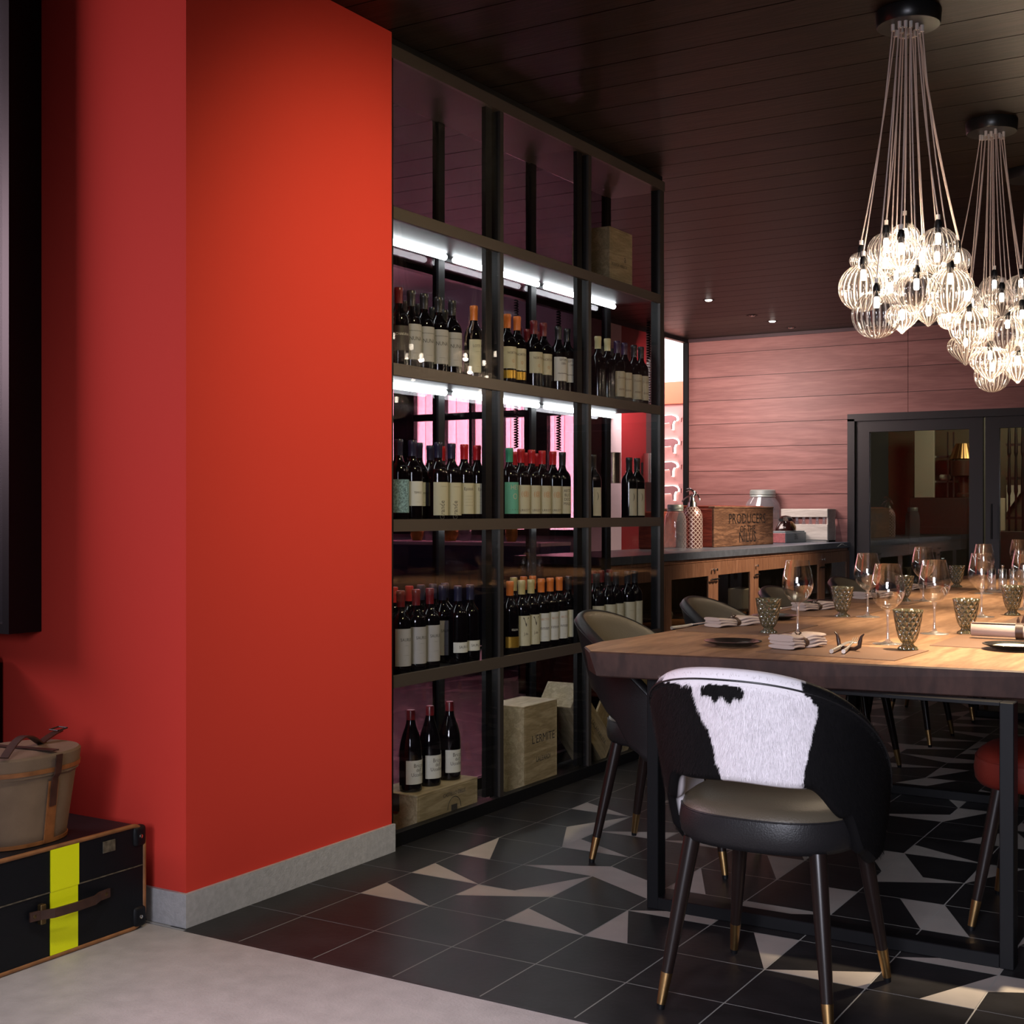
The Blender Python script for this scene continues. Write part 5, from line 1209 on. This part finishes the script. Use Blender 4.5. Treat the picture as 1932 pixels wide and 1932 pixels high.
# ================================================================== GLASS DOORS AND KITCHEN BEHIND
def fy(x, y): p = on_y(x, y, YB); return p.x, p.z
fr = MB(); fr.box(DX0 - 0.03, DX1, YB - 0.03, YB + 0.10, DZ1 - 0.02, DZ1 + 0.045); fr.box(DX0 - 0.03, DX0 + 0.035, YB - 0.03, YB + 0.10, 0, DZ1)
tag(fr.build('trim_4', 'door_metal'), 'grey metal surround of the glass doors', None, None, 'structure')
dxs = [DX0 + 0.045, -2.44, -2.42, -1.2, -1.18, 0.0]
for k in range(3):
    a, c = dxs[2 * k], dxs[2 * k + 1]; st = 0.115
    m = MB(); m.box(a, a + st, YB, YB + 0.05, 0.01, DZ1 - 0.02); m.box(c - st, c, YB, YB + 0.05, 0.01, DZ1 - 0.02); m.box(a + st, c - st, YB, YB + 0.05, DZ1 - 0.12, DZ1 - 0.02); m.box(a + st, c - st, YB, YB + 0.05, 0.01, 0.12)
    d = tag(m.build('door_' + str(k + 1), 'door_metal'), ['first', 'second', 'third'][k] + ' black framed glass door in the plank wall', None, None, 'structure')
    m = MB(); m.box(a + st, c - st, YB + 0.022, YB + 0.028, 0.12, DZ1 - 0.12); m.build('pane', 'door_glass', d)
    m = MB(); m.tube([(a + st * 0.5, YB - 0.04, 0.95), (a + st * 0.5, YB - 0.04, 1.25)], 0.010, 8) if k else m.tube([(c - st * 0.5, YB - 0.04, 0.55), (c - st * 0.5, YB - 0.04, 0.75)], 0.010, 8); m.build('handle', 'black_metal', d)
YK = 14.2
b = MB(); b.box(-5.2, 3, YK + 0.3, YK + 0.4, 0, 2.85); b.box(-4.6, -4.5, YB + 0.12, YK + 0.3, 0, 2.85); b.box(3, 3.1, YB + 0.12, YK + 0.3, 0, 2.85)
tag(b.build('wall_kitchen', 'kitchen_wall'), 'dim olive wall of the room behind the glass doors', None, None, 'structure')
b = MB(); b.box(-5.2, 3.1, YB + 0.12, YK + 0.4, 2.85, 2.9); tag(b.build('ceiling_kitchen', 'kitchen_dark'), 'dark ceiling of the room behind the glass doors', None, None, 'structure')
def kx(x, y, Y=YK): return on_y(x, y, Y)
def kbox(name, x0, x1, ytop, ybot, dpt, mt, label, cat, Y=YK):
    p, q = kx(x0, ytop, Y), kx(x1, ybot, Y); z0, z1 = min(p.z, q.z), max(p.z, q.z); m = MB(); m.rbox(p.x, q.x, Y, Y + dpt, z0, z1, r=0.004, seg=1); return tag(m.build(name, mt), label, cat)
p = kx(1725, 940); q = kx(1832, 940)
m = MB(); m.rbox(p.x, q.x, YK - 0.2, YK + 0.28, 0.0, p.z, r=0.005, seg=1); m.rbox(p.x + 0.1, q.x - 0.05, YK - 0.21, YK - 0.2, 0.2, p.z - 0.3, r=0.002, seg=1); tag(m.build('kitchen_counter', 'kitchen_dark'), 'dark kitchen counter behind the first glass door', 'counter')
kbox('steel_panel', 1725, 1762, 805, 939, 0.05, 'brushed_panel', 'brushed steel panel standing on the kitchen counter', 'panel', YK - 0.05)
sh_ = empty('wall_rack', (kx(1763, 860).x, YK, 0), 0, 'steel wall rack behind the glass door', 'rack')
for yy in (860, 907):
    p, q = kx(1763, yy), kx(1800, yy); m = MB(); m.box(0, q.x - p.x, 0, 0.25, p.z - 0.02, p.z); m.build('rack_board', 'steel', sh_)
for xx in (1788, 1799):
    p, q = kx(xx, 815), kx(xx, 938); m = MB(); m.box(p.x - kx(1763, 860).x - 0.008, p.x - kx(1763, 860).x + 0.008, 0.0, 0.02, q.z, p.z); m.build('upright', 'steel', sh_)
p = kx(1778, 906); m = MB(); m.lathe([(0, 0), (0.045, 0), (0.062, 0.02), (0.060, 0.05), (0.045, 0.062), (0, 0.064)], 24); o = m.build('bowl', 'ceramic', smooth=1.0); o.location = (p.x, YK + 0.12, p.z + 0.001); tag(o, 'white rounded bowl on the kitchen rack', 'bowl')
p = kx(1816, 938, YK - 0.1); sc_ = wd(p) / F
o = empty('table_lamp', (p.x, YK - 0.05, p.z + 0.002), 0, 'lamp with pleated brass shade on the kitchen counter', 'lamp')
m = MB(); m.lathe([(0, 0), (14 * sc_, 0), (14 * sc_, 5 * sc_), (9 * sc_, 8 * sc_), (9 * sc_, 38 * sc_), (24 * sc_, 40 * sc_), (25 * sc_, 68 * sc_), (0, 68 * sc_)], 28); m.build('base', 'horn', o, smooth=0.7)
m = MB(); m.lathe([(26 * sc_, 72 * sc_), (14 * sc_, 101 * sc_), (13.5 * sc_, 101 * sc_), (25.5 * sc_, 72 * sc_)], 60, rib=20, ribd=0.03); m.build('lamp_shade', 'brass', o, smooth=1.0)
p = kx(1760, 1000); o = kbox('patterned_board', 1870, 1896, 940, 1002, 0.03, 'kitchen_board', 'pale board with grey shapes behind the second glass door', 'board', YK - 0.3)
p, q = kx(1870, 1002, YK - 0.3), kx(1932, 1002, YK - 0.3); m = MB(); m.rbox(p.x, p.x + 1.5, YK - 0.35, YK + 0.2, 0, p.z - 0.001, r=0.004, seg=1); tag(m.build('kitchen_counter', 'kitchen_dark'), 'dark counter behind the second glass door', 'counter')
m = MB(); pz = p.z
ga = empty('iron_grille', (kx(1904, 900, YK - 0.2).x, YK - 0.2, p.z), 0, 'black wrought iron grille standing on the counter behind the second door', 'grille')
for k in range(4):
    x = k * 0.065; m = MB(); m.tube([(x, 0, 0), (x, 0, 0.36), (x, 0, 0.40), (x, 0, 0.75), (x, 0, 0.79), (x, 0, 1.05)], [0.011, 0.011, 0.02, 0.011, 0.02, 0.011], 8); m.build('bar', 'black_metal', ga)
for zz_ in (0.12, 0.52, 0.86):
    m = MB(); m.box(-0.03, 0.24, -0.008, 0.008, zz_, zz_ + 0.025); m.build('cross_bar', 'black_metal', ga)
p = kx(1905, 915, YK + 0.1); m = MB(); z0_ = kx(1905, 1000, YK + 0.1).z
m.add([(p.x - 0.05, YK + 0.2, p.z), (p.x + 0.14, YK + 0.2, p.z), (p.x - 0.05, YK + 0.2, p.z - 0.28), (p.x - 0.05, YK + 0.21, p.z), (p.x + 0.14, YK + 0.21, p.z), (p.x - 0.05, YK + 0.21, p.z - 0.28)], [(0, 2, 1), (3, 4, 5), (0, 1, 4, 3), (1, 2, 5, 4), (2, 0, 3, 5)])
tag(m.build('paper_pennant', 'ceramic'), 'pale triangular paper behind the iron grille', 'paper')

# ================================================================== SIDE ROOM THINGS
COW = [(-0.5, 0.30), (-0.47, 0.33), (-0.30, 0.32), (0.30, 0.34), (0.42, 0.30), (0.52, 0.24), (0.56, 0.12), (0.50, 0.05), (0.42, 0.08), (0.36, 0.0), (0.33, -0.10), (0.33, -0.34), (0.27, -0.34), (0.25, -0.08), (0.18, -0.02), (-0.20, -0.04), (-0.30, -0.02), (-0.33, -0.34), (-0.40, -0.34), (-0.41, -0.05), (-0.48, 0.05), (-0.52, 0.20)]
def prism(poly, sc, y0, y1):
    m = MB(); n = len(poly); m.add([(x * sc, y0, z * sc) for x, z in poly] + [(x * sc, y1, z * sc) for x, z in poly], [tuple(range(n)), tuple(range(2 * n - 1, n - 1, -1))] + [(i, n + i, n + (i + 1) % n, (i + 1) % n) for i in range(n)]); return m
k = 0
for (px, py) in [(1256, 797), (1259, 841), (1256, 885), (1259, 930)]:
    q = on_y(px, py, YC - 0.05); o = empty('cow_relief', (q.x, YC - 0.055, q.z), 0, f'backlit cow-shaped relief on the pink wall, {["topmost", "second from the top", "third from the top", "lowest"][k]} of the column', 'wall relief', 'cow reliefs on the pink wall')
    prism(COW, 0.22, 0, 0.02).build('cow_plate', 'relief_pink', o); prism(COW, 0.245, 0.021, 0.05).build('glow_strip', 'cow_halo', o); k += 1
k = 0
for (px, py) in [(1287, 787), (1287, 831), (1287, 876), (1287, 921)]:
    q = on_y(px + 6, py, YC - 0.05); o = empty('cow_relief', (q.x + 0.0, YC - 0.055, q.z), 0, f'cow-shaped relief beside the black frame, {["topmost", "second from the top", "third from the top", "lowest"][k]}', 'wall relief', 'cow reliefs next to the frame')
    prism(COW, 0.15, 0, 0.02).build('cow_plate', 'pink_wall', o); k += 1
# ledge, banquette and things behind the cabinet
b = MB(); b.rbox(-9.3, XL - 0.13, YA - 0.55, YA - 0.045, 0.90, 0.93, r=0.003, seg=1); tag(b.build('window_ledge', 'mauve_plaster'), 'pale ledge below the curtained windows', 'ledge')
b = MB(); b.rbox(-9.3, XL - 0.13, YA - 0.55, YA - 0.06, 0.0, 0.898, r=0.003, seg=1); tag(b.build('banquette', 'banquette_blue'), 'dark blue upholstered banquette back under the window ledge', 'banquette')
rj = random.Random(4)
for k in range(5):
    x = on_y([787, 812, 850, 877, 965][k], 1000, YA - 0.3).x
    m = MB(); r = rj.uniform(0.05, 0.09); m.lathe([(0, 0), (r * 0.7, 0), (r, 0.05), (r, 0.10), (r * 0.6, 0.16), (r * 0.6, 0.18)], 20); o = m.build('glass_bowl', 'jar_glass' if k % 2 else 'label_gold', smooth=1.0); o.location = (x, YA - 0.3, 0.931)
    tag(o, ['gold bowl', 'clear glass bowl', 'second gold bowl', 'rounded clear glass vessel', 'last gold vessel'][k] + ' on the ledge behind the cabinet', 'bowl')
def coil(px, y_top, y_bot, Y, X=None, lab=''):
    q = on_y(px, y_top, Y) if X is None else on_x(px, y_top, X); q2 = on_y(px, y_bot, Y) if X is None else on_x(px, y_bot, X); q.z = 3.149 if X is None else CZ - 0.001
    n = int((q.z - q2.z) / 0.022 * 10); m = MB()
    m.tube([(0.016 * math.cos(i * 2 * PI / 10), 0.016 * math.sin(i * 2 * PI / 10), -(q.z - q2.z) * i / n) for i in range(n + 1)], 0.006, 5)
    o = m.build('hanging_cord', 'black_metal', smooth=1.0); o.location = (q.x, q.y, q.z); return tag(o, lab, 'cord')
coil(974, 700, 845, YA - 0.12, lab='black coiled cord hanging at the window in the second cabinet bay')
coil(1054, 700, 850, YA - 0.12, lab='black coiled cord hanging farther right before the curtains')
coil(1224, 560, 760, 0, XL + 0.2, lab='black coiled cord hanging before the dark wall panel')
for k, (px, l_) in enumerate([(1155, 'round metal wall lamp on the red panel'), (1229, 'round metal wall lamp on the dark panel')]):
    q = on_x(px, 883, XL + 0.09); m = MB(); m.lathe([(0.0, -0.13), (0.075, -0.13), (0.075, 0.13), (0.0, 0.13)], 28); o = empty('wall_lamp', (q.x, q.y, q.z), 0, l_, 'lamp', 'wall lamps behind the cabinet'); m.build('drum', 'steel', o, smooth=0.6)
    m = MB(); m.box(-0.09, -0.07, -0.03, 0.03, -0.05, 0.05); m.build('bracket', 'black_metal', o)

# ================================================================== LEFT CORNER: PICTURE, SUITCASE, BAG
o = empty('framed_picture', (-3.355, 2.72, 0.812), 0, 'deep black framed picture hanging high on the red wall', 'picture')
m = MB(); fw = 0.05
m.box(-1.3, 0, -0.12, -0.001, 0, 0.03); m.box(-0.03, 0, -0.12, -0.001, 0.03, 2.0); m.box(-1.3, -1.27, -0.12, -0.001, 0.03, 2.0); m.build('frame', 'black_metal', o)
m = MB(); m.box(-1.27, -0.03, -0.10, -0.09, 0.03, 2.0); m.build('picture_panel', 'trunk_black', o)
# suitcase
XC = -2.837; HS = 0.298; y1c = 2.662
sc0 = empty('suitcase', (XC, 2.28, 0), 0, 'black vintage suitcase with a neon yellow stripe by the red wall', 'suitcase')
def rr_rect(y0, y1, z0, z1, r, n=8):
    out = []
    for cy, cz, a0 in ((y1 - r, z1 - r, 0), (y0 + r, z1 - r, PI / 2), (y0 + r, z0 + r, PI), (y1 - r, z0 + r, 3 * PI / 2)):
        for i in range(n + 1): a = a0 + PI / 2 * i / n; out.append((cy + r * math.cos(a), cz + r * math.sin(a)))
    return out
Y0c, Y1c = -0.42, y1c - 2.28
out = rr_rect(Y0c, Y1c, 0.0, HS, 0.045); inn = rr_rect(Y0c + 0.004, Y1c - 0.004, 0.004, HS - 0.004, 0.042); n = len(out)
m = MB(); m.add([(-0.006, y, z) for y, z in out] + [(-0.50, y, z) for y, z in out], [(i, (i + 1) % n, n + (i + 1) % n, n + i) for i in range(n)] + [tuple(range(n - 1, -1, -1)), tuple(range(n, 2 * n))])
me = m.mesh('shell', 'trunk_black', 0.6); bmx = bmesh.new(); bmx.from_mesh(me); bmesh.ops.recalc_face_normals(bmx, faces=bmx.faces); bmx.to_mesh(me); bmx.free(); put('shell', me, sc0)
for x in (-0.008, -0.49):
    m = MB(); pr_ = [(x, y, z) for y, z in rr_rect(Y0c + 0.003, Y1c - 0.003, 0.006, HS - 0.004, 0.044, 8)]; m.tube(pr_ + [pr_[0]], 0.0065, 8); m.build('edge_binding', 'trunk_edge', sc0, smooth=1.0)
ya, yb = on_x(97, 1700, XC).y - 2.28, on_x(149, 1700, XC).y - 2.28
m = MB(); m.box(-0.007, -0.0035, ya, yb, 0.012, HS * 0.60); m.box(-0.007, -0.0025, ya + 0.001, yb + 0.003, HS * 0.60, HS - 0.008); m.build('yellow_stripe', 'yellow_paint', sc0, None)
m = MB(); m.box(-0.0065, -0.0040, Y0c + 0.03, Y1c - 0.01, HS * 0.595, HS * 0.605); m.build('lid_seam', 'badge', sc0)
pa, pb = on_x(55, 1735, XC), on_x(205, 1680, XC)
hy0, hy1 = pa.y - 2.28, pb.y - 2.28; hz = (pa.z + pb.z) / 2
m = MB(); ps = [(0.0, hy0, hz), (0.006, hy0 + 0.03, hz), (0.022, hy0 + 0.06, hz), (0.026, (hy0 + hy1) / 2, hz), (0.022, hy1 - 0.07, hz), (0.006, hy1 - 0.04, hz), (0.0, hy1, hz)]
m.strip(ps, [(1, 0, 0)] * 7, 0.024, 0.006); hd = m.build('handle', 'dark_strap', sc0)
m = MB(); m.rbox(-0.004, 0.012, hy0 + 0.028, hy0 + 0.045, hz - 0.026, hz + 0.026, r=0.002, seg=1); m.build('hasp', 'aged_brass', hd)
for yy in (hy0 + 0.012, hy1 - 0.015, hy1 - 0.045):
    m = MB(); m.lathe([(0.006, 0), (0.005, 0.003), (0, 0.004)], 12); put('rivet', m.mesh('rivet', 'aged_brass', 1.0), hd, loc=(0.006, yy, hz), rot=(0, PI / 2, 0))
q = on_x(208, 1597, XC); m = MB(); m.rbox(-0.006, -0.003, q.y - 2.28 - 0.022, q.y - 2.28 + 0.022, q.z - 0.016, q.z + 0.016, r=0.001, seg=1); m.build('maker_badge', 'badge', sc0)
for zz_ in (0.035, HS - 0.035):
    m = MB(); m.rbox(-0.03, 0.0015, Y1c - 0.045, Y1c + 0.002, zz_ - 0.03, zz_ + 0.03, r=0.012, seg=3); cp = m.build('corner_cap', 'trunk_black', sc0, smooth=1.0)
    m = MB(); m.lathe([(0.006, 0), (0.005, 0.003), (0, 0.004)], 12); put('rivet', m.mesh('rivet', 'chrome', 1.0), cp, loc=(0.001, Y1c - 0.022, zz_), rot=(0, PI / 2, 0))
# canvas bag on the suitcase
BZ = HS + 0.002; bx, by = -2.985, 2.335
bg = empty('bucket_bag', (bx, by, BZ), 0, 'canvas bucket bag with brown leather straps on the black suitcase', 'bag')
def sq(r, a, k=2.5):
    c, s_ = math.cos(a), math.sin(a); e = (abs(c) ** k + abs(s_) ** k) ** (-1 / k); return (r[0] * c * e, r[1] * s_ * e)
RB, RT = (0.105, 0.135), (0.128, 0.170); HB = 0.218
# rotated oval body, long axis along the suitcase front
def bagring(z, grow=0.0, n=64):
    f = z / HB; f = max(0, min(1.25, f)); r = (RB[0] + (RT[0] - RB[0]) * f + grow, RB[1] + (RT[1] - RB[1]) * f + grow)
    return [(*sq(r, 2 * PI * i / n, 2.3), z) for i in range(n)]
def ringmesh(rs, cap0=False, cap1=False):
    m = MB(); n = 64; vs = [p for r in rs for p in r]; fs = [(j * n + i, j * n + (i + 1) % n, (j + 1) * n + (i + 1) % n, (j + 1) * n + i) for j in range(len(rs) - 1) for i in range(n)]
    if cap0: fs.append(tuple(range(n - 1, -1, -1)))
    if cap1: fs.append(tuple((len(rs) - 1) * n + i for i in range(n)))
    m.add(vs, fs); return m
ringmesh([bagring(0.0, -0.004), bagring(0.004), bagring(0.03), bagring(0.1), bagring(HB - 0.03)], True, True).build('bag_body', 'canvas', bg, smooth=0.8)
lid = ringmesh([bagring(HB - 0.034, 0.003), bagring(HB - 0.034, 0.006), bagring(HB + 0.016, 0.005), [(x * 0.965, y * 0.965, z + 0.006) for x, y, z in bagring(HB + 0.016, 0.005)], [(x * 0.5, y * 0.5, z + 0.011) for x, y, z in bagring(HB + 0.016, 0.005)]], False, True).build('lid', 'canvas', bg, smooth=0.6)
ringmesh([bagring(HB - 0.026, 0.0065), bagring(HB - 0.026, 0.0085), bagring(HB - 0.014, 0.0085), bagring(HB - 0.014, 0.0062)]).build('leather_trim', 'tan_leather', lid, smooth=0.6)
ringmesh([bagring(0.0, 0.0005), bagring(0.0, 0.0035), bagring(0.010, 0.0035), bagring(0.010, 0.0005)]).build('base_trim', 'tan_leather', bg, smooth=0.6)
def side_strap(a, z0, z1, wid, mt, name, extra=0.001, par=bg):
    pts = []; nr = []
    for i in range(12):
        z = z0 + (z1 - z0) * i / 11; f = z / HB; r = (RB[0] + (RT[0] - RB[0]) * f + extra + (0.008 if z > HB - 0.038 else 0), RB[1] + (RT[1] - RB[1]) * f + extra + (0.008 if z > HB - 0.038 else 0))
        x, y = sq(r, a, 2.3); pts.append((x, y, z)); nr.append(Vector((x, y, 0)).normalized())
    m = MB(); m.strip(pts, nr, wid, 0.003); return m.build(name, mt, par)
for a in (0.14, 0.14 + PI):
    side_strap(a, 0.004, HB - 0.05, 0.036, 'tan_leather', 'strap', 0.0008)
    side_strap(a, 0.10, HB + 0.02, 0.024, 'dark_strap', 'upper_strap', 0.0045)
zt3 = HB + 0.022
e0 = sq((RT[0] + 0.004, RT[1] + 0.004), 0.14, 2.3); e1 = (-e0[0], -e0[1])
m = MB(); m.strip([Vector((e0[0] * (1 - 2 * u), e0[1] * (1 - 2 * u) , zt3 + 0.006)) for u in [i / 10 for i in range(11)]], [(0, 0, 1)] * 11, 0.024, 0.003); m.build('lid_strap', 'dark_strap', lid)
m = MB(); hp = []; zl_ = BZ + zt3
h0, h1 = on_z(8, 1436, zl_), on_z(112, 1392, zl_)
for i in range(25):
    u = i / 24; q = h0.lerp(h1, u); lift = 0.036 * math.sin(PI * u / 0.62) if u < 0.62 else 0.012 * math.sin(PI * (u - 0.62) / 0.76)
    hp.append((q.x - bx, q.y - by, zt3 + 0.006 + lift))
m.strip(hp, [(0.0, -0.0, 1.0)] * 25, 0.022, 0.004); hn = m.build('carry_handle', 'dark_strap', bg)
m = MB(); c_ = Vector(hp[-2]) + Vector((0, 0, 0.008)); 
for A_, B_ in (((-0.018, -0.012, 0), (0.018, -0.012, 0)), ((-0.018, 0.02, 0.004), (0.018, 0.02, 0.004)), ((-0.018, -0.012, 0), (-0.018, 0.02, 0.004)), ((0.018, -0.012, 0), (0.018, 0.02, 0.004))): m.tube([c_ + Vector(A_), c_ + Vector(B_)], 0.0022, 6)
m.build('buckle', 'black_metal', hn)
# upright trunk cut by the left edge of the photo
m = MB(); q = on_y(4, 1235, 2.70); m.rbox(-0.5, 0, -0.10, 0.06, 0, q.z, r=0.02, seg=3); o = m.build('trunk', 'trunk_black', smooth=0.8); o.location = (q.x, 2.64, 0.0); tag(o, 'black upright trunk against the red wall at the photo edge', 'trunk')
